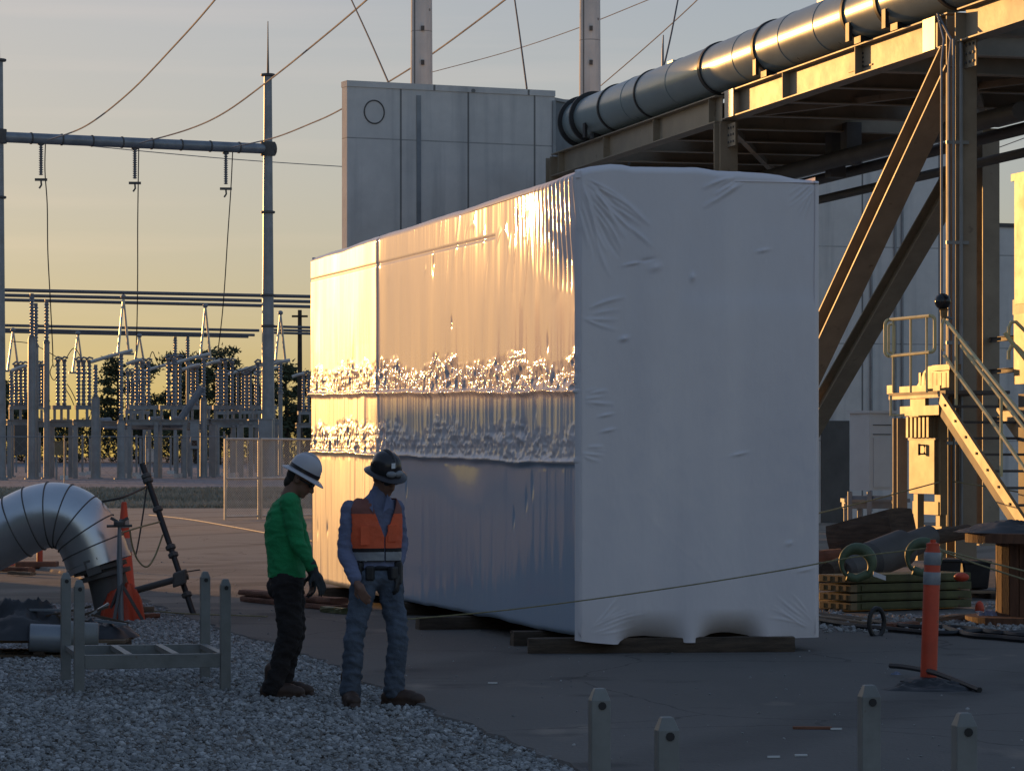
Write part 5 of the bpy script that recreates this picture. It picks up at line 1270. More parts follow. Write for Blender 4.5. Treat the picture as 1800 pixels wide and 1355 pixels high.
def hook(px, py, Y, lb, fl=1):
    t = thing('crane_hook', lb, 'hook', tuple(P(px, py + 22, Y)), 'green crane hooks on the olive beams'); c = P(px, py, Y); r = .165
    pts = [c + Vector((math.cos(a) * r * fl, 0.02 * math.sin(a), math.sin(a) * r)) for a in np.linspace(R(-60), R(230), 22)]
    rr = [.022 + .045 * math.sin(math.pi * min(1, k / 21 * 1.15)) for k in range(22)]
    MB().tube(pts, rr, 10).build('hook_body', M['hook'], t, True)
    e = pts[-1]; MB().tube([e, e + Vector((.10 * fl, 0, -.03)), e + Vector((.22 * fl, 0, .02))], [.05, .045, .05], 10).build('shank', M['hook'], t, True)
    MB().tube([c + Vector((.12 * fl, .01, .10)), c + Vector((.16 * fl, .01, -.02)), c + Vector((.13 * fl, .01, -.13))], .014, 6).build('latch', M['galv'], t, True)
hook(1506, 991, 34.2, 'green crane hook lying at the lit end of the olive beams')
hook(1622, 981, 34.3, 'green crane hook beside the striped orange post', 1)
put(MB().box(P(1546, 1012, 34.0), .14, .03, .05, (1, 0, -.35)).build('paper_tag', M['white'], None, base=tuple(P(1546, 1012, 34.0))), 'small pale tag stuck on top of the olive beams', 'tag')
put(MB().ell(P(1690, 1014, 34.6), .085, .085, .05).build('plastic_plug', M['orange'], None, True, base=tuple(P(1690, 1014, 34.6))), 'small round red cap lying on top of the olive beams', 'cap')
put(MB().ell(P(1722, 1070, 34.4), .05, .09, .09).build('red_bag', M['orange'], None, True, base=tuple(P(1712, 1073, 34.6))), 'red bag squeezed against the shaded end of the olive beams', 'bag')
def rag(name, lb, cat, c, rx, ry, rz, m, seed, parent=None, pw=2.2, rg=1.0):
    nu, nv = 48, 24; u = np.linspace(0, 2 * math.pi, nu, endpoint=False); v = np.linspace(0, 1, nv)
    U, V = np.meshgrid(u, v); rad = V
    cx_, cy_ = V * np.cos(U), V * np.sin(U)
    h = (1 - V ** pw) * (1 - .4 * rg + rg * (ridge(cx_ * 2.6 + seed, cy_ * 2.6 + seed, 4, seed) - .45)) ; wob = 1 + .5 * fbm(np.cos(U) * 2 + seed, np.sin(U) * 2 + 5, 3, seed)
    X = c[0] + rx * rad * np.cos(U) * wob; Y = c[1] + ry * rad * np.sin(U) * wob; Z = c[2] + rz * h
    Vx = np.stack([X, Y, Z], -1).reshape(-1, 3); a = np.arange(nv - 1)[:, None] * nu; k = np.arange(nu)[None]; k2 = (k + 1) % nu
    Q = np.stack([a + k, a + nu + k, a + nu + k2, a + k2], -1).reshape(-1, 4)
    o = np_mesh(name, Vx, Q, m, parent, True, Vector(c) if not parent else WL[parent.name])
    return put(o, lb, cat) if not parent else o
rag('tarp', 'crumpled blue grey tarp on the ground between the olive beams and the reel', 'tarp', tuple(G(1738, 1100) + Vector((0, .2, 0))), .22, .35, .16, M['bluetarp'], 5)
n_ = 2600; xq = rng.uniform(1436, 1830, n_); yq = rng.uniform(1062, 1116, n_); Yq = EYE * F / (yq - HY); kq_ = ~((xq > 1480) & (xq < 1715) & (Yq > 33.6) & (Yq < 35.6))
Xq = (xq - CX) / F * Yq
put(stones('rubble', np.stack([Xq, Yq, np.full(n_, .03)], -1)[kq_], (.008 + .035 * rng.random(n_) ** 3)[kq_], M['stone']), kind='stuff', label='loose stones and rubble on the ground along the foot of the pile', cat='rubble')
for i_, (x0, y0, x1, y1, h_, m_, lb) in enumerate(((1445, 1060, 1486, 1066, .10, 'timber', 'dark block of timber on the ground between the wrapped unit and the olive beams'), (1620, 1100, 1700, 1092, .06, 'timber2', 'pale broken board on the ground before the olive beams'), (1715, 1052, 1752, 1056, .10, 'timber', 'short dark timber between the olive beams and the reel'), (1560, 1108, 1606, 1104, .05, 'redwood', 'reddish splinter of board before the olive beams'))):
    timber('timber_scrap', lb, G(x0, y0) + ZV * (h_ / 2 + .022), G(x1, y1) + ZV * (h_ / 2 + .022), .14, h_, M[m_], 'loose timber at the foot of the pile')
# wooden cable reel standing on its flange
rY = 32.0; rc_ = G(1822, 802 + 1.7 * F / (rY + .0)); rc_.y = rY + .1
t = thing('cable_reel', 'wooden cable reel standing on its flange at the right edge', 'cable reel', tuple(rc_))
sR = F / rY; rad = (1822 - 1700) / sR; drm = (1822 - 1757) / sR
zt_ = P(0, 936, rY - rad * .2).z
MB().lathe(rc_ + ZV * .01, ZV, [(rad, 0), (rad, .085), (rad - .02, .09)], 40).build('flange', M['ply'], t)
MB().lathe(rc_ + ZV * (zt_ - .10), ZV, [(rad, 0), (rad, .095), (rad - .02, .10)], 40).build('flange', M['ply'], t)
mb = MB(); n = 22
for k in range(n):
    a = 2 * math.pi * k / n; p = rc_ + Vector((math.cos(a) * drm, math.sin(a) * drm, (zt_) / 2)); mb.box(p, 2 * math.pi * drm / n * .94, .035, zt_ - .2, (-math.sin(a), math.cos(a), 0), (math.cos(a), math.sin(a), 0))
mb.build('drum', M['ply'], t)
MB().lathe(rc_ + ZV * zt_, ZV, [(.05, 0), (.05, .03), (.1, .03), (.1, .0)], 12).build('hub', M['darksteel'], t)
rag('tarp', 'crumpled black plastic sheet lying on top of the wooden reel', 'plastic sheet', (rc_.x - .1, rc_.y, zt_), rad * .95, rad * .9, .15, M['black'], 11)
# black hoses on the asphalt
hg = 'black hoses on the asphalt'
for i, (pts, lb) in enumerate((([(1440, 1098), (1500, 1108), (1580, 1116), (1660, 1122), (1730, 1118), (1800, 1126), (1860, 1122)], 'long black hose along the foot of the pile, the nearest one'), ([(1440, 1088), (1520, 1098), (1600, 1110), (1690, 1112), (1760, 1122), (1830, 1116)], 'long black hose just behind the nearest hose'), ([(1650, 1108), (1700, 1124), (1760, 1130), (1800, 1134), (1850, 1138)], 'short black hose at the lower right, curving to the edge'))):
    wire('hose', lb, [G(x, y) + ZV * .05 for x, y in pts], .028, M['black'], 'hose', hg, 8)
c = P(1541, 1094, 29.8); put(MB().tube([c + Vector((math.cos(a) * .075, .05 * math.cos(a), math.sin(a) * .135)) for a in np.linspace(0, 2 * math.pi, 26)], .022, 8, False).build('hose_loop', M['black'], None, True, base=tuple(c)), 'black loop of hose standing upright before the olive beams', 'hose')
timber('board', 'pale thin board on the ground beside the corner of the wrapped unit', G(1442, 1092) + ZV * .045, G(1524, 1104) + ZV * .045, .12, .04, M['timber2'])
# ------------------------------------------------------------------ orange posts and cones
def delineator(name, base, H, r, lb, bands=(), basem=None, tilt=(0, 0), group=None):
    b = Vector(base); t = thing(name, lb, 'delineator post', tuple(b), group)
    top = b + Vector((tilt[0], tilt[1], H)); d = top - b
    MB().lathe(b + ZV * .03, d, [(r * 1.05, 0), (r, .03), (r * .98, H - .1), (r * .8, H - .06), (r * .8, H - .03), (r * .35, H - .02), (r * .35, H)], 18).build('tube', M['orange'], t, True)
    for f0, f1 in bands:
        MB().lathe(b + ZV * .03 + d * f0, d, [(r * 1.0, 0), (r * 1.04, .004), (r * 1.04, H * (f1 - f0) - .004), (r * 1.0, H * (f1 - f0))], 18).build('reflective_band', M['reflect'], t, True)
    MB().lathe(b, ZV, [(r * 3.4, 0), (r * 3.4, .03), (r * 2.6, .05), (r * 1.2, .06)], 8).build('base', basem or M['black'], t)
    return t
dp = G(1632, 1203)
delineator('delineator_post', dp, (1203 - 955) * dp.y / F, .062, 'tall orange post with two grey bands on a black base, on the open asphalt', ((.68, .77), (.82, .91)), tilt=(.035, 0))
rag('sandbag', 'dark flat sandbag lying over the base of the tall orange post', 'sandbag', tuple(G(1640, 1217) + ZV * .02), .36, .20, .085, M['black'], 23)
wire('hose', 'short black hose end lying over the base of the tall orange post', [G(1566, 1190) + ZV * .09, G(1600, 1196) + ZV * .10, G(1650, 1208) + ZV * .10, G(1722, 1222) + ZV * .04], .022, M['black'], 'hose', None, 8)
t = rag('rag', 'pale scrap of cloth beside the base of the tall orange post', 'rag', tuple(G(1575, 1190) + ZV * .0), .06, .05, .05, M['bluetarp'], 31)
def cone(base, H, lb, group='traffic cones by the silver pipe', tilt=(0, 0, 1)):
    b = Vector(base); t = thing('traffic_cone', lb, 'traffic cone', tuple(b), group); ax = Vector(tilt)
    MB().lathe(b + ZV * .03, ax, [(.16, 0), (.135, .03), (.035, H - .02), (.025, H)], 20).build('body', M['orange'], t, True)
    f = lambda z: .16 + (.033 - .16) * z / H
    for z0, z1 in ((.42, .58), (.70, .80)): MB().lathe(b + ZV * .03, ax, [(f(z0 * H) - .002, z0 * H), (f(z0 * H) + .003, z0 * H), (f(z1 * H) + .003, z1 * H), (f(z1 * H) - .002, z1 * H)], 20).build('reflective_band', M['reflect'], t, True)
    MB().box(b + ZV * .015, .38, .38, .03).build('base', M['orange'], t, bevel=.008)
    return t
# ------------------------------------------------------------------ left: clad pipe, its stand and clutter
cp = thing('clad_pipe', 'silver metal clad pipe bending down into the ground at the left edge', 'pipe', tuple(G(205, 1082)))
Yc = 33.0; sc = F / Yc
axis = [(-330, 1085), (-120, 998), (0, 940), (30, 925)]
pts = [P(x, y, Yc + .25 - .0005 * x) for x, y in axis]
pr_ = .335
MB().tube(sag(pts, 6), pr_, 36).build('straight_cladding', M['clad'], cp, True)
el = [(30, 925), (60, 911), (88, 905), (112, 907), (134, 918), (151, 937), (164, 962), (172, 985)]
mids = [P(x, y, Yc + .24 - .0004 * x) for x, y in el]
MB().tube(sag(mids, 4), pr_ + .004, 40).build('elbow_cladding', M['clad'], cp, True)
for i in range(len(mids) - 1):
    a, b = mids[i], mids[i + 1]; d = (mids[min(i + 1, len(mids) - 1)] - mids[max(i - 1, 0)]).normalized()
    MB().lathe(a - d * .008, d, [(pr_ + .001, 0), (pr_ + .016, .004), (pr_ + .016, .012), (pr_ + .001, .016)], 40).build('seam_bead', M['darksteel'], cp, True)
e = mids[-1]; d = (mids[-1] - mids[-2]).normalized()
MB().lathe(e, d, [(pr_ + .012, 0), (pr_ + .012, .06), (.21, .065), (.20, .10)], 36).build('end_collar', M['clad'], cp, True)
neck = [e + d * .05, P(186, 1010, Yc + .15), P(196, 1050, Yc + .13), P(203, 1090, Yc + .12)]
MB().tube(sag(neck, 4), [.20] * 13, 20).build('bare_pipe', M['darksteel'], cp, True)
for k, (x, y) in enumerate(((175, 994), (182, 1006))):
    MB().lathe(P(x, y, Yc + .16), (d + Vector((0, 0, -.3))).normalized(), [(.20, 0), (.285, .005), (.285, .05), (.20, .055)], 24).build('flange', M['darksteel'], cp, True)
MB().bar(P(152, 1000, Yc - .1), P(176, 992, Yc - .1), .13, .16).build('clamp', M['darksteel'], cp)
# orange sleeve round the pipe foot
fb = G(210, 1090); fb.y = Yc + .12
rag('barrier_netting', 'crumpled orange netting bunched around the foot of the silver pipe', 'netting', tuple(Vector((P(212, 0, Yc).x, Yc + .05, .0))), .25, .28, .40, M['orange'], 41, pw=5, rg=.7)
# pipe stand with a handle
psd = thing('pipe_stand', 'thin screw jack stand with a wing handle before the foot of the silver pipe', 'jack stand', tuple(G(213, 1093)))
b = G(213, 1093); top = P(210, 922, b.y)
MB().tube([b, Vector((top.x, top.y, .62)), top], [.03, .03, .018], 8).build('screw', M['galv'], psd, True)
MB().tube([top + Vector((-.13, 0, -.015)), top + Vector((.13, 0, -.01))], .014, 8).build('wing_handle', M['darksteel'], psd, True)
MB().lathe(top - ZV * .02, ZV, [(.05, 0), (.06, .02), (.06, .05), (.03, .06)], 10).build('nut', M['darksteel'], psd, True)
MB().bar(top + Vector((-.09, 0, .07)), top + Vector((.0, 0, .02)), .025, .03).build('cradle', M['darksteel'], psd); MB().bar(top + Vector((.09, 0, .07)), top + Vector((.0, 0, .02)), .025, .03).build('cradle', M['darksteel'], psd)
for a in (0.3, 2.4, 4.5): MB().bar(b + Vector((.22 * math.cos(a), .22 * math.sin(a), .02)), Vector((b.x, b.y, .4)), .03, .03).build('foot', M['darksteel'], psd)
# leaning scaffold tube with couplers and cross tube
lt = thing('scaffold_tube', 'dark scaffold tube leaning to the left, propped by a short cross tube', 'scaffold tube', tuple(G(341, 1082)))
b = G(341, 1082); tp = P(250, 815, b.y + .5)
MB().tube([b, b.lerp(tp, .5), tp], .032, 12).build('upright', M['band'], lt, True)
ct0 = P(214, 1044, b.y + .1); ct1 = P(331, 1012, b.y + .05)
MB().tube([ct0, ct1], .036, 12).build('cross_tube', M['darksteel'], lt, True)
for f in (.10, .13, .32, .57, .62, .88): 
    q = tp.lerp(b, f); dd = (tp - b).normalized(); MB().lathe(q, dd, [(.034, 0), (.055, .01), (.055, .05), (.034, .06)], 8).build('coupler', M['darksteel'], lt)
MB().box(P(316, 1016, b.y), .15, .12, .16, (.9, 0, .3)).build('clamp', M['darksteel'], lt, bevel=.02)
rg = 'ropes hanging from the leaning tube'
q0 = P(258, 855, b.y + .3)
wire('rope', 'dark rope slack between the silver pipe and the top of the leaning tube', [P(128, 900, 33.0), P(170, 884, 33.2), (P(215, 874, 33.3)), q0], .012, M['dkcable'], 'rope', rg, 6)
wire('rope', 'dark rope hanging in a loop from the top of the leaning tube', [q0, P(252, 900, 34.2), P(243, 955, 34.1), P(238, 978, 34.0)], .009, M['dkcable'], 'rope', rg, 6)
wire('rope', 'pale rope hanging in a deep loop beside the leaning tube', [P(228, 930, 34), P(233, 960, 34), P(243, 985, 34), P(258, 996, 34), P(272, 978, 34.2), P(286, 940, 34.4)], .010, M['rope'], 'rope', rg, 6)
wire('rope', 'short yellow rope from the leaning tube to the jack stand', [P(214, 936, 33), P(250, 925, 33.6), P(281, 917, 34.1)], .009, M['rope'], 'rope', rg, 6)
wire('rope', 'thin twig like wire end sticking out right of the leaning tube', [P(320, 1006, 34), P(338, 1003, 34), P(352, 1001, 34)], .008, M['dkcable'], 'wire', rg, 4)
# cones and posts at the left
cb = Vector((P(215, 0, 37.5).x, 37.5, 0.02))
cone(Vector((P(218, 0, 40).x, 40, .02)), 1.08, 'tall orange cone with gold lit tip standing behind the jack stand')
cone(Vector((P(196, 0, 37).x, 37, .02)), .50, 'lower orange cone just left of the tall one, half hidden by the silver pipe')
fp = thing('flat_base_post', 'orange post standing in a dark red base under the silver pipe', 'delineator post', tuple(G(70, 1000)))
b = G(70, 998); MB().lathe(b, ZV, [(.045, 0), (.045, .48), (.03, .5)], 14).build('tube', M['orange'], fp, True)
mb = MB(); mb.box(b + Vector((-.05, .05, .05)), .62, .35, .10, (1, .1, 0)); mb.build('base', M['redwood'], fp, bevel=.02)
t = rag('orange_bag', 'small orange bag lying at the left edge under the silver pipe', 'bag', tuple(G(14, 994)), .14, .12, .10, M['orange'], 51)
timber('board', 'dark red board on the ground under the silver pipe at the left edge', G(-40, 1003) + ZV * .04, G(56, 1006) + ZV * .04, .14, .07, M['redwood'], 'boards under the silver pipe')
timber('board', 'short pale board end beside the dark red board under the silver pipe', G(18, 1010) + ZV * .03, G(58, 1012) + ZV * .03, .10, .05, M['timber2'], 'boards under the silver pipe')
timber('board', 'dark plank lying at the foot of the silver pipe, towards the leaning tube', G(196, 1092) + ZV * .03, G(272, 1086) + ZV * .03, .14, .05, M['redwood'], 'boards under the silver pipe')
put(MB().box(G(257, 1084) + ZV * .08, .16, .1, .06, (1, .2, 0)).build('wood_block', M['timber2'], None, bevel=.006, base=tuple(G(257, 1084))), 'small pale wood block on the plank at the foot of the leaning tube', 'block')
# pallet heaped with dark scrap
pb = G(80, 1155); t = thing('pallet', 'low wooden pallet at the left edge under a dark heap', 'pallet', tuple(pb))
for k in (-.62, 0, .62): MB().box(pb + Vector((k - .05, .45, .07)), .09, 1.0, .10).build('runner', M['timber'], t)
for k in range(6): MB().box(pb + Vector((-.05, .02 + .18 * k, .135)), 1.45, .12, .025).build('deck_board', M['timber2'], t)
for k in range(3): MB().box(pb + Vector((-.05, .05 + .4 * k, .012)), 1.45, .1, .02).build('bottom_board', M['timber2'], t)
rag('scrap_heap', 'crumpled heap of black sheeting on the pallet at the left edge', 'black sheeting', tuple(pb + Vector((-.25, .45, .15))), .52, .55, .36, M['black'], 61, rg=.8)
rag('scrap_heap', 'low black heap of hose and sheet beside the gravel stand', 'black sheeting', tuple(pb + Vector((.42, .5, .15))), .34, .4, .18, M['black'], 62, rg=.8)
for k, (x, y, s, m, nm, lb) in enumerate(((96, 1120, .22, M['galv'], 'metal_can', 'dented grey can lying on the pallet at the left edge'), (150, 1116, .2, M['rackpaint'], 'metal_can', 'dark green can at the end of the pallet'))):
    c = P(x, y, pb.y - .02); put(MB().lathe(c - Vector((s, 0, 0)), (1, .15, -.05), [(.10, 0), (.12, .01), (.12, s * 1.5), (.10, s * 1.55)], 18).build(nm, m, None, True, base=tuple(c)), lb, 'can', 'cans on the pallet')
for k in range(9):
    x = random.uniform(0, 180); y = random.uniform(1068, 1100); c = P(x, y, pb.y + .3); a = random.uniform(-.5, .5)
    put(MB().bar(c, c + Vector((random.uniform(.15, .4), random.uniform(-.1, .1), a * .2)), .03, .02).build('scrap_strip', M['galv'] if k % 3 == 0 else M['timber'], None, base=tuple(c)), 'thin offcut strip lying on the dark heap at the left edge', 'offcut', 'offcut strips on the heap')
# ------------------------------------------------------------------ steel stands (one whole, one cut off below the frame)
def stand_(o, lb, W=1.06, D=1.2, H=.81, rz=0.0):
    t = thing('post_frame', lb, 'steel stand', (0, 0, 0), 'grey four post steel stands')
    for sx, sy, h in ((0, 0, H), (1, 0, H), (0, 1, H + .012), (1, 1, H + .012)):
        c = Vector((sx * W, sy * D, 0)); r = .037
        mb = MB(); pr = [Vector((a, b, 0)) for a, b in ((-r, -r), (r, -r), (r, r), (-r, r))]
        vs = [c + p for p in pr] + [c + p + ZV * (h - .045) for p in pr] + [c + p * .55 + ZV * h for p in pr]
        mb.add(vs, [(3, 2, 1, 0), (8, 9, 10, 11)] + [(i, (i + 1) % 4, 4 + (i + 1) % 4, 4 + i) for i in range(4)] + [(4 + i, 4 + (i + 1) % 4, 8 + (i + 1) % 4, 8 + i) for i in range(4)])
        po = mb.build('post', M['rackpaint'], t, bevel=.004)
        hm = MB(); hm.lathe(c + Vector((.004, -r - .004, h - .065)), (0, 1, 0), [(.0155, 0), (.0155, .006)], 10); hm.build('bolt_hole', M['black'], po)
    for y in (0, D): MB().box((W / 2, y, .22), W - .075, .05, .10).build('side_rail', M['rackpaint'], t, bevel=.004)
    for k in range(4):
        x = .02 + (W - .04) * k / 3; MB().bar((x, .03, .255), (x, D - .03, .255), .055, .035).build('cross_slat', M['rackpaint'], t)
    t.location = o; t.rotation_euler = (0, 0, rz); return t
s1 = G(139, 1217); s1b = G(397, 1217)
st1 = stand_(s1, 'grey four post steel stand standing on the gravel left of the workers', W=(s1b - s1).length, rz=R(12.5))
k_ = copy_tree(st1, Vector(((1172 - CX) / F * 10.9, 10.9, 0)), 'grey four post steel stand on the asphalt, cut off by the lower edge', R(9.5))
# ------------------------------------------------------------------ ropes marking off the area, tape on the road
rp = 'yellow cordon ropes'
dtop = dp + Vector((.035, 0, (1203 - 962) * dp.y / F))
wire('cordon_rope', 'thin rope running from the tall orange post past the front of the wrapped unit', [P(690, 1090, 25.2), P(860, 1075, 25.0), P(1010, 1057, 24.8), P(1200, 1030, 24.5), P(1380, 1001, 24.2), P(1500, 979, 24.0), dtop], .006, M['rope'], 'rope', rp, 6)
wire('cordon_rope', 'upper of two ropes running right from the tall orange post', [dtop, P(1700, 978, 25), P(1800, 1003, 26.4), P(1860, 1015, 27)], .007, M['rope'], 'rope', rp, 6)
wire('cordon_rope', 'lower of two ropes running right from the tall orange post', [dtop, P(1700, 985, 25), P(1800, 1018, 26.4), P(1860, 1036, 27)], .007, M['rope'], 'rope', rp, 6)
wire('cordon_rope', 'pale rope from behind the wrapped unit up to the sunlit column', [P(1438, 902, 41), P(1520, 882, 43), P(1580, 866, 45), P(1655, 846, 46.9)], .010, M['rope'], 'rope', rp, 6)
wire('cordon_rope', 'bright rope from the sunlit column across the foot of the stair', [P(1676, 846, 46.9), P(1740, 856, 45.9), P(1800, 866, 45.5), P(1860, 874, 45.2)], .011, M['rope'], 'rope', rp, 6)
wire('barrier_tape', 'long pale tape lying across the road from the leaning tube to the boards', [G(262, 908) + ZV * .05, G(330, 915) + ZV * .04, G(400, 927) + ZV * .04, G(470, 940) + ZV * .04, G(560, 956) + ZV * .04], .013, M['paletape'], 'tape', None, 6)
wire('barrier_tape', 'thin pale line lying along the edge of the asphalt by the gravel', [G(250, 1078) + ZV * .04, G(330, 1085) + ZV * .04, G(420, 1088) + ZV * .04, G(470, 1090) + ZV * .04], .008, M['rope'], 'tape', None, 6)
# flattened scrap on the asphalt
for (x, y, lb) in ((1428, 1287, 'flat reddish scrap of wood on the asphalt between the nearest posts'),):
    q = G(x, y) + ZV * .03; put(MB().box(q, .24, .06, .018, (1, -.08, 0)).build('wood_scrap', M['redwood'], None, bevel=.004, base=tuple(q)), lb, 'scrap')
for (x, y, lb) in ((1360, 1339, 'leftmost tiny pale scrap beyond the nearest steel post'), (1408, 1336, 'tiny pale scrap right of the other tiny one'), (866, 1207, 'tiny pale curl of film on the open asphalt before the wrapped unit'), (1470, 1289, 'thin pale splinter at the end of the reddish scrap')):
    q = G(x, y) + ZV * .03; put(MB().box(q, .07, .025, .01, (1, .1, 0)).build('litter_scrap', M['cabwhite'], None, base=tuple(q)), lb, 'litter')
# ------------------------------------------------------------------ the two workers
def blob(name, mb, m, parent, voxel=.007, smooth=6, cut=None, wrinkle=0.0, wseed=0, thick=0.0):
    """fuse overlapping closed shapes into one continuous surface"""
    b = WL[parent.name]; me = bpy.data.meshes.new('tmp'); me.from_pydata([tuple(Vector(v) - b) for v in mb.v], [], mb.f); me.update()
    o = bpy.data.objects.new('tmp', me); COL.objects.link(o)
    r = o.modifiers.new('r', 'REMESH'); r.mode = 'VOXEL'; r.voxel_size = voxel
    s = o.modifiers.new('s', 'SMOOTH'); s.iterations = smooth; s.factor = .5
    dg = bpy.context.evaluated_depsgraph_get(); ev = o.evaluated_get(dg)
    out = bpy.data.meshes.new_from_object(ev); bpy.data.objects.remove(o); bpy.data.meshes.remove(me)
    out.name = name
    if wrinkle or cut:
        n = len(out.vertices); V = np.empty(n * 3, np.float32); out.vertices.foreach_get('co', V); V = V.reshape(-1, 3)
        if wrinkle:
            Nn = np.empty(n * 3, np.float32); out.vertices.foreach_get('normal', Nn); Nn = Nn.reshape(-1, 3)
            u = V[:, 0] * 9 + V[:, 2] * 6; w = V[:, 2] * 15 + V[:, 1] * 6
            d = ridge(u + 50, w + 50, 3, wseed) - .75 + .5 * fbm(V[:, 0] * 22 + 80, V[:, 2] * 26 + 40, 2, wseed + 9)
            V = V + Nn * (d * wrinkle)[:, None]; out.vertices.foreach_set('co', V.astype(np.float32).ravel())
        if cut:
            bm = bmesh.new(); bm.from_mesh(out)
            dele = [f for f in bm.faces if cut(f.calc_center_median() + b)]
            bmesh.ops.delete(bm, geom=dele, context='FACES'); bm.to_mesh(out); bm.free()
        out.update()
    out.materials.clear()
    ob = link(name, out, m, parent, 'all', 0, b)
    if thick:
        sd = ob.modifiers.new('cloth', 'SOLIDIFY'); sd.thickness = thick; sd.offset = 1
    return ob
def hand(mb, wrist, tip_dir, palm_n, s=1.0, curl=.6, thumb_side=1):
    """palm, four bent fingers of unequal length and a thumb leaving the side of the palm"""
    d = Vector(tip_dir).normalized(); n = Vector(palm_n); n = (n - d * n.dot(d)).normalized(); w = d.cross(n).normalized() * thumb_side
    pc = wrist + d * .05 * s
    mb.ell(pc, .050 * s, .042 * s, .017 * s, d, w, n)
    mb.caps(wrist - d * .03, pc, .026 * s, .026 * s)
    for k, (off, L, r) in enumerate(((.031, .070, .0092), (.011, .080, .0095), (-.009, .074, .009), (-.028, .058, .008))):
        p = wrist + d * .092 * s + w * off * s; dd = d.copy(); q = p
        for j, f in enumerate((.45, .32, .23)):
            a = curl * (.35 + .45 * j); dd = (d * math.cos(a) + n * math.sin(a)).normalized()
            q2 = q + dd * L * f * s; mb.caps(q, q2, r * s * (1 - .1 * j), r * s * (.95 - .12 * j), 8); q = q2
        mb.caps(wrist + d * .05 * s + w * off * .8 * s, p, .011 * s, r * s, 8)
    t0 = wrist + d * .025 * s + w * .034 * s; t1 = t0 + (d * .6 + w * .6 + n * .35).normalized() * .042 * s; t2 = t1 + (d * .9 + w * .1 + n * .4).normalized() * .030 * s
    mb.caps(t0 - w * .012, t1, .014 * s, .011 * s, 8); mb.caps(t1, t2, .011 * s, .008 * s, 8)
def hardhat(name, c, fwd, upv, m, parent, band=True, rb=.165, bandm=None, S=.89):
    f = Vector(fwd).normalized(); u = Vector(upv).normalized(); f = (f - u * f.dot(u)).normalized(); s = u.cross(f)
    f0, s0, u0 = f, s, u; f = f * S; s = s * S; u = u * .95
    nu = 40; mb = MB(); prof = [(1.0, .0), (1.0, .03), (.97, .06), (.88, .095), (.72, .122), (.48, .14), (.22, .149), (.02, .151)]
    rings = []
    def ring(ra, rb_, h, lip=0):
        base = len(mb.v)
        for k in range(nu):
            a = 2 * math.pi * k / nu; mb.v.append(tuple(c + f * math.cos(a) * ra + s * math.sin(a) * rb_ + u * (h + lip * (.012 * math.cos(a)))))
        return base
    for q, h in prof: rings.append(ring(.132 * q, .112 * q, h))
    for i in range(len(rings) - 1):
        for k in range(nu): mb.f.append((rings[i] + k, rings[i] + (k + 1) % nu, rings[i + 1] + (k + 1) % nu, rings[i + 1] + k))
    mb.f.append(tuple(rings[-1] + k for k in range(nu)))
    # ridge along the crown
    shell = mb.build('shell', m, parent, True); sd = shell.modifiers.new('t', 'SOLIDIFY'); sd.thickness = .004; sd.offset = -1
    mr = MB(); pts = [c + f * (.128 * math.cos(a)) + u * (.012 + .142 * math.sin(a)) for a in np.linspace(R(25), R(155), 14)]; mr.tube(pts, .012, 8); mr.build('crown_ridge', m, parent, True)
    mb = MB(); base = []
    for ra, rb_, h in ((.130, .110, .008), (.150, .132, .002), (.172, .155, -.010), (.180, .162, -.016), (.178, .160, -.020), (.150, .130, -.006), (.128, .108, .0)):
        b0 = len(mb.v); base.append(b0)
        for k in range(nu):
            a = 2 * math.pi * k / nu; ex = .018 * max(0, math.cos(a)) ; mb.v.append(tuple(c + f * math.cos(a) * (ra + ex * (ra > .14)) + s * math.sin(a) * rb_ + u * (h - .006 * math.cos(2 * a) * (ra > .14))))
    for i in range(len(base) - 1):
        for k in range(nu): mb.f.append((base[i] + k, base[i] + (k + 1) % nu, base[i + 1] + (k + 1) % nu, base[i + 1] + k))
    mb.build('brim', m, parent, True)
    if band:
        mb = MB(); b0 = []
        for h, g in ((.012, .1335), (.040, .1335), (.040, .1315), (.012, .1315)):
            b0.append(len(mb.v))
            for k in range(nu):
                a = 2 * math.pi * k / nu; mb.v.append(tuple(c + f * math.cos(a) * (g + .002) + s * math.sin(a) * (g - .018) + u * h))
        for i in range(3):
            for k in range(nu): mb.f.append((b0[i] + k, b0[i] + (k + 1) % nu, b0[i + 1] + (k + 1) % nu, b0[i + 1] + k))
        mb.build('hat_band', bandm or M['hatblack'], parent, True)
    return c, f0, s0, u0
def head(mb, hc, f, u, s=1.0):
    f = f.normalized(); u = (u - f * u.dot(f)).normalized(); w = u.cross(f)
    mb.ell(hc + u * .025 - f * .012, .098 * s, .077 * s, .105 * s, f, w, u, 20, 14)       # skull
    mb.ell(hc - u * .045 + f * .022, .070 * s, .060 * s, .075 * s, f, w, u)                # face
    mb.ell(hc - u * .100 + f * .056, .028, .030, .020, f, w, u)                            # chin
    mb.caps(hc - u * .088 - w * .045 - f * .02, hc - u * .100 + f * .05 - w * .012, .018, .018); mb.caps(hc - u * .088 + w * .045 - f * .02, hc - u * .100 + f * .05 + w * .012, .018, .018)
    mb.caps(hc - u * .002 + f * .086, hc - u * .042 + f * .108, .010, .014); mb.ell(hc - u * .046 + f * .096, .014, .020, .010, f, w, u)   # nose
    mb.caps(hc + u * .012 + f * .080 - w * .035, hc + u * .012 + f * .080 + w * .035, .013, .013)  # brow
    mb.caps(hc - u * .071 + f * .080 - w * .02, hc - u * .071 + f * .080 + w * .02, .008, .008)    # lips
    for sg in (-1, 1):
        mb.ell(hc - u * .012 + w * sg * .078 - f * .012, .020, .009, .031, f, w, u)        # ears
    return f, w, u
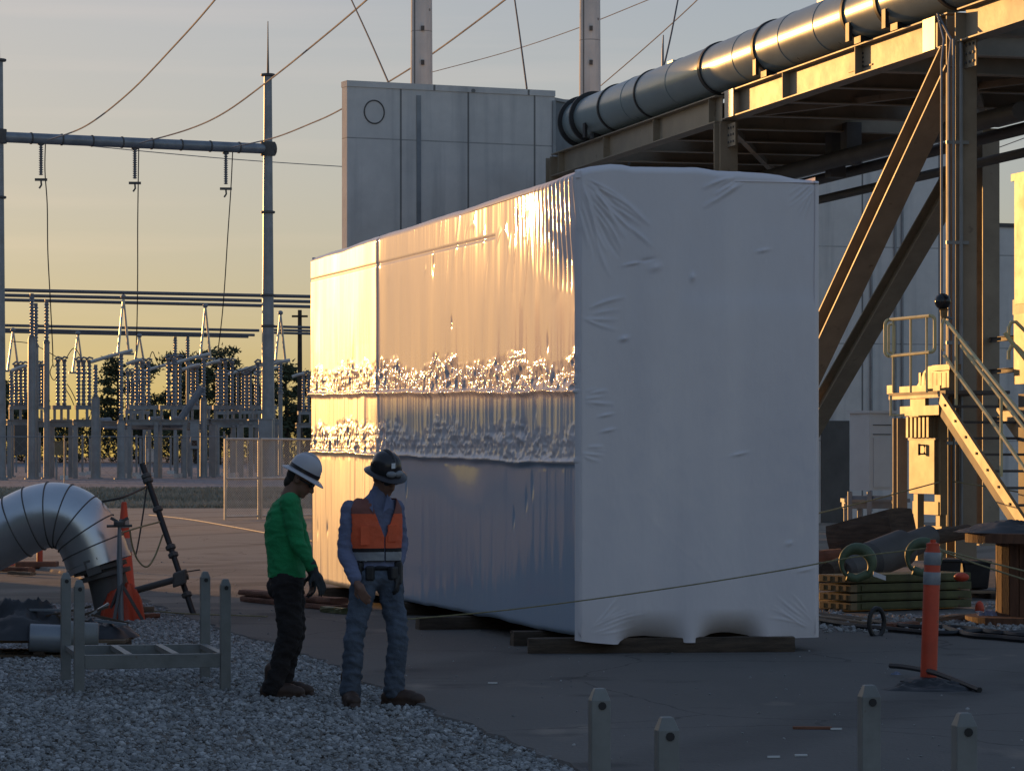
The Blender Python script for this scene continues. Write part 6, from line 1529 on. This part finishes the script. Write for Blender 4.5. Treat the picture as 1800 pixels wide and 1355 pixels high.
def boot(mb, ank, toe_dir, L=.27):
    d = Vector((toe_dir[0], toe_dir[1], 0)).normalized(); w = Vector((-d.y, d.x, 0)); b = Vector((ank.x, ank.y, .0))
    mb.caps(Vector((ank.x, ank.y, .20)), b + ZV * .075, .062, .056)
    mb.ell(b - d * .045 + ZV * .05, .052, .046, .052, d, w, ZV)
    mb.caps(b + ZV * .062, b + d * (L * .42) + ZV * .055, .056, .052); mb.ell(b + d * (L * .52) + ZV * .045, .078, .052, .045, d, w, ZV)
    for k in range(5):
        mb.box(b + d * (L * .24) + ZV * .012 + d * (k - 2) * .066 * .95, .067, .094 if 0 < k < 4 else .07, .026, d, w)
def loft(mb, secs, ax, ay, n=28):
    ax = Vector(ax); ay = Vector(ay); b = len(mb.v)
    for c, rx, ry in secs:
        for k in range(n):
            a = 2 * math.pi * k / n; ca, sa = math.cos(a), math.sin(a); pw = .85
            mb.v.append(tuple(Vector(c) + ax * rx * math.copysign(abs(ca) ** pw, ca) + ay * ry * math.copysign(abs(sa) ** pw, sa)))
    for i in range(len(secs) - 1):
        for k in range(n): mb.f.append((b + i * n + k, b + (i + 1) * n + k, b + (i + 1) * n + (k + 1) % n, b + i * n + (k + 1) % n))
    mb.f.append(tuple(b + k for k in range(n))); mb.f.append(tuple(b + (len(secs) - 1) * n + k for k in range(n))[::-1])
# ---- worker in green: seen from the side, walking to the right, head bent
YA = 22.5
def J(x, y, dy=0.0): return P(x, y, YA + dy)
wa = thing('person', 'worker in green long sleeved shirt, dark trousers and white hard hat, head bent down', 'person', tuple(Vector((P(490, 0, YA).x, YA, .02))))
fA = Vector((.86, -.12, -.50)); uA = Vector((.48, -.05, .87)); hcA = J(531, 842)
body = MB(); f, w, u = head(body, hcA, fA, uA)
neckA = J(508, 874); body.caps(neckA, hcA - u * .05 - f * .03, .062, .056)
body.caps(J(504, 908), neckA, .085, .058); body.caps(J(505, 1000), J(504, 908), .10, .095)
shN, elN, wrN = J(509, 884, -.17), J(521, 950, -.20), J(551, 1001, -.20)
shF, elF, wrF = J(512, 884, .17), J(530, 950, .19), J(548, 1003, .16)
for a, b, c in ((shN, elN, wrN), (shF, elF, wrF)): body.caps(a, b, .050, .042); body.caps(b, c, .042, .030)
hand(body, wrN + Vector((.005, 0, -.01)), Vector((.45, -.05, -.85)), Vector((-.55, .6, -.25)), 1.02, .75, -1)
hand(body, wrF + Vector((.0, 0, -.01)), Vector((.1, 0, -1)), Vector((-.7, -.5, 0)), 1.02, .8, 1)
hipN, knN, anN = J(503, 1022, -.09), J(511, 1112, -.10), J(479, 1200, -.09)
hipF, knF, anF = J(507, 1022, .09), J(517, 1108, .09), J(494, 1196, .10)
for a, b, c in ((hipN, knN, anN), (hipF, knF, anF)): body.caps(a, b, .075, .055); body.caps(b, c, .055, .045)
gv = MB(); hand(gv, wrN + Vector((.005, 0, -.01)), Vector((.45, -.05, -.85)), Vector((-.55, .6, -.25)), 1.12, .75, -1); gv.caps(wrN - Vector((.02, 0, -.045)), wrN, .040, .036)
gv2 = MB()
hand(gv2, wrF + Vector((.0, 0, -.01)), Vector((.1, 0, -1)), Vector((-.7, -.5, 0)), 1.12, .8, 1); gv2.caps(wrF + Vector((-.01, 0, .04)), wrF, .040, .036)
gA = gv
bodyA = blob('body', body, M['skin'], wa, .0065, 5)
sh = MB()
loft(sh, [(J(511, 868), .062, .066), (J(508, 876), .078, .095), (J(503, 885), .100, .150), (J(500, 900), .124, .185), (J(499, 922), .137, .192), (J(500, 950), .141, .188), (J(502, 980), .139, .182), (J(504, 1003), .137, .182), (J(505, 1018), .138, .184)], (1, 0, 0), (0, 1, 0))
for a, b, c in ((shN, elN, wrN), (shF, elF, wrF)): sh.ell(a, .076, .076, .080); sh.caps(a, b, .072, .060); sh.caps(b, c.lerp(b, .06), .060, .043)
blob('work_glove', gA, M['glove'], wa, .0065, 2); blob('work_glove', gv2, M['glove'], wa, .0065, 2)
zc = P(0, 1014, YA).z
blob('shirt', sh, M['green'], wa, .007, 5, cut=lambda q: q.z < zc and abs(q.x - P(505, 0, YA).x) < .17 and q.x < wrN.x - .055, wrinkle=.017, wseed=11)
tr = MB()
tr.ell(J(504, 1018), .128, .175, .105); tr.ell(J(496, 1030, 0), .115, .16, .11)
for h, k, a in ((hipN, knN, anN), (hipF, knF, anF)): tr.caps(h, k, .116, .092); tr.caps(k, k.lerp(a, .45), .092, .083); tr.caps(k.lerp(a, .45), a + ZV * -.03, .080, .083)
blob('trousers', tr, M['blackcloth'], wa, .008, 4, wrinkle=.025, wseed=21)
bt = MB(); boot(bt, J(480, 1205, -.09), (1, -.05), .29); blob('boot', bt, M['boot'], wa, .006, 3)
bt = MB(); boot(bt, J(497, 1202, .10), (1, -.12), .29); blob('boot', bt, M['boot'], wa, .006, 3)
mb = MB(); c0 = J(505, 1013); 
mb.lathe(c0 - ZV * .022, ZV, [(.125, 0), (.130, .005), (.130, .038), (.125, .043)], 28); mb.build('belt', M['hatblack'], wa, True)
hatA = hardhat('hard_hat', hcA + uA.normalized() * .038 - fA.normalized() * .012, fA, uA, M['hatwhite'], wa)
mb = MB(); mb.ell(hcA + u * .01 - f * .058, .062, .074, .085, f, w, u); mb.ell(hcA - u * .05 - f * .07, .04, .062, .06, f, w, u); mb.build('hair', M['hair'], wa, True)
mb = MB()
for sg in (-1, 1): mb.ell(hcA - u * .003 + f * .083 + w * sg * .035, .014, .030, .020, f, w, u); mb.bar(hcA + f * .075 + w * sg * .066, hcA - f * .02 + w * sg * .082, .008, .010, u)
mb.bar(hcA + f * .096 - w * .012, hcA + f * .096 + w * .012, .01, .008, u); mb.build('safety_glasses', M['glass'], wa, True)
# ---- worker in the orange vest: facing the camera, turned a little to the right
YB = 21.75
def K(x, y, dy=0.0): return P(x, y, YB + dy)
wb = thing('person', 'worker in orange vest over blue shirt, jeans and black wide brimmed hard hat', 'person', tuple(Vector((P(660, 0, YB).x, YB, .02))))
fB = Vector((.55, -.72, -.42)); uB = Vector((.16, -.34, .92)); hcB = K(678, 838, -.03)
body = MB(); f, w, u = head(body, hcB, fB, uB)
body.caps(K(662, 884, .02), hcB - u * .05 - f * .02, .064, .058); body.caps(K(660, 920, .03), K(662, 886, .02), .085, .062); body.caps(K(662, 990, .03), K(660, 920, .03), .095, .09)
sR, eR, wR = K(615, 897, -.02), K(607, 972, -.06), K(626, 1022, -.20)
sL, eL, wL = K(695, 894, .10), K(703, 955, .16), K(697, 1000, .02)
for a, b, c in ((sR, eR, wR), (sL, eL, wL)): body.caps(a, b, .050, .042); body.caps(b, c, .042, .030)
hand(body, wR + Vector((.004, -.004, -.008)), Vector((.45, -.40, -.75)), Vector((.55, .75, -.1)), 1.02, .6, -1)
hR, kR, aR = K(641, 1020, -.02), K(622, 1122, -.08), K(616, 1215, -.02)
hL, kL, aL = K(684, 1020, .06), K(700, 1116, -.02), K(692, 1212, .06)
for a, b, c in ((hR, kR, aR), (hL, kL, aL)): body.caps(a, b, .078, .056); body.caps(b, c, .056, .045)
blob('body', body, M['skin'], wb, .0065, 5)
gv = MB(); hand(gv, wL + Vector((0, -.01, -.01)), Vector((.1, -.3, -.9)), Vector((-.8, .3, 0)), 1.12, .8, 1); blob('work_glove', gv, M['black'], wb, .0065, 2)
T = (Vector((.93, .36, 0))); Fd = Vector((.36, -.93, 0))
tors = MB()
loft(tors, [(K(667, 868, .0), .075, .072), (K(664, 875, .01), .100, .080), (K(660, 884, .02), .140, .096), (K(657, 897, .03), .180, .116), (K(656, 925, .03), .190, .126), (K(657, 955, .03), .176, .124), (K(660, 985, .03), .163, .120), (K(661, 1003, .03), .162, .122)], T, Fd)
shirt = MB(); shirt.v = list(tors.v); shirt.f = list(tors.f)
shirt.caps(K(660, 885, .02), K(667, 868, 0), .085, .074)
for a, b, c in ((sR, eR, wR), (sL, eL, wL)): shirt.ell(a, .072, .072, .076); shirt.caps(a, b, .070, .062); shirt.caps(b, c.lerp(b, .05), .064, .046)
zw = P(0, 998, YB).z
cx_ = P(662, 0, YB).x
blob('shirt', shirt, M['blueshirt'], wb, .007, 5, cut=lambda q: q.z < zw and abs(q.x - cx_) < .145 and q.y > YB - .12, wrinkle=.017, wseed=31)
# open collar
mb = MB()
for sg in (-1, 1):
    a = K(667 + sg * 13, 868, -.05); b = K(664 + sg * 9, 900, -.12); c = K(667 + sg * 22, 888, -.09)
    mb.add([a, c, b, a + Fd * .012, c + Fd * .012, b + Fd * .012], [(0, 1, 2), (5, 4, 3), (0, 3, 4, 1), (1, 4, 5, 2), (2, 5, 3, 0)])
mb.build('collar', M['blueshirt'], wb, True)
# vest: an open shell round the torso with a V neck and arm openings
def inflate(src, k, c):
    o = MB(); o.f = list(src.f); c = Vector(c); o.v = [tuple(c + (Vector(v) - c) * k) for v in src.v]; return o
tc_ = K(657, 940, .03)
V0 = inflate(tors, 1.075, tc_)
vx = lambda q: (q - tc_).dot(T); vy = lambda q: (q - tc_).dot(Fd)
z_hem = P(0, 986, YB).z; z_sh = P(0, 874, YB).z; z_v = P(0, 945, YB).z
def vest_cut(q):
    x, y = vx(q), vy(q)
    if q.z < z_hem: return True
    if y > 0 and q.z > z_v and abs(x - .035) < .105 * (q.z - z_v) / (z_sh - z_v) + .004: return True
    if y > 0 and abs(x - .035) < .006 and q.z <= z_v: return True
    if abs(x) > .178 and q.z > P(0, 938, YB).z: return True
    if q.z > z_sh - .01: return True
    if abs(x) < .075 and q.z > P(0, 884, YB).z: return True
    return False
z_o = P(0, 903, YB).z; z_b0 = P(0, 966, YB).z
vest = blob('vest', V0, M['vest'], wb, .0065, 5, cut=vest_cut, wrinkle=.007, wseed=41, thick=.006)
vest.data.materials.append(M['vestmesh']); vest.data.materials.append(M['reflect']); vest.data.materials.append(M['blackcloth'])
b_ = WL[wb.name]
for pl in vest.data.polygons:
    z = pl.center.z + b_.z
    if z > z_o: pl.material_index = 1
    elif P(0, 985, YB).z < z < P(0, 969, YB).z: pl.material_index = 2
    elif z < P(0, 963, YB).z: pl.material_index = 3
for (x0, y0, x1, y1, nm) in ((632, 925, 652, 958, 'chest_pocket'), (681, 922, 698, 952, 'chest_pocket')):
    p0 = K((x0 + x1) / 2, (y0 + y1) / 2, -.135 if x0 < 660 else -.06)
    mb = MB(); mb.box(p0, (x1 - x0) * YB / F, .010, (y1 - y0) * YB / F, (T + Fd * (.35 if x0 < 660 else -.1)).normalized() if x0 > 660 else (T - Fd * .28).normalized(), Fd); mb.build(nm, M['vest'], wb, bevel=.003)
mb = MB(); mb.ell(K(660, 997, .03), .150, .128, .035, T, Fd, ZV, 28, 8); mb.build('belt', M['black'], wb, True)
for a, w_, h_ in ((-1.15, .10, .15), (-.5, .06, .10), (.55, .07, .09), (1.1, .10, .16)):
    q = K(660, 1006, .03) + T * math.sin(a) * .165 + Fd * math.cos(a) * .135; MB().box(q, w_, .05, h_, T * math.cos(a) - Fd * math.sin(a), T * math.sin(a) + Fd * math.cos(a)).build('tool_pouch', M['black'], wb, False, .012)
jn = MB(); jn.ell(K(661, 1012, .03), .158, .125, .09, T, Fd, ZV)
for h, k, a in ((hR, kR, aR), (hL, kL, aL)): jn.ell(h, .105, .11, .12); jn.caps(h, k, .100, .076); jn.caps(k, k.lerp(a, .4), .076, .074); jn.caps(k.lerp(a, .4), a + ZV * .0, .074, .080)
blob('jeans', jn, M['denim'], wb, .008, 4, wrinkle=.024, wseed=51)
bt = MB(); boot(bt, K(614, 1216, -.02), (.25, -1), .27); blob('boot', bt, M['boot'], wb, .006, 3)
bt = MB(); boot(bt, K(693, 1213, .06), (.95, -.35), .29); blob('boot', bt, M['boot'], wb, .006, 3)
hb = hcB + uB.normalized() * .036 - fB.normalized() * .012
hardhat('hard_hat', hb, fB, uB, M['hatblack'], wb, True, bandm=M['black'])
mb = MB(); fp_ = hb + f * .112 + u * .030
for sg in (-1, 1): mb.ell(fp_ + w * sg * .030, .022, .036, .024, f + w * sg * .25, w - f * sg * .25, u, 14, 8)
mb.caps(fp_ - w * .02, fp_ + w * .02, .016, .016, 8); mb.build('goggles', M['reflect'], wb, True)
mb = MB(); q = hb + f * .104 + u * .090 - w * .02; mb.box(q, .003, .030, .036, (f + u * .8).normalized(), w); mb.build('hat_sticker', M['white'], wb)
mb = MB(); mb.ell(hcB + u * .01 - f * .052, .062, .074, .08, f, w, u); mb.build('hair', M['hair'], wb, True)
mb = MB()
for sg in (-1, 1): mb.ell(hcB - u * .004 + f * .083 + w * sg * .034, .012, .030, .021, f, w, u); mb.bar(hcB + f * .075 + w * sg * .066, hcB - f * .02 + w * sg * .082, .008, .010, u)
mb.bar(hcB + f * .095 - w * .012, hcB + f * .095 + w * .012, .01, .008, u); mb.build('safety_glasses', M['glass'], wb, True)
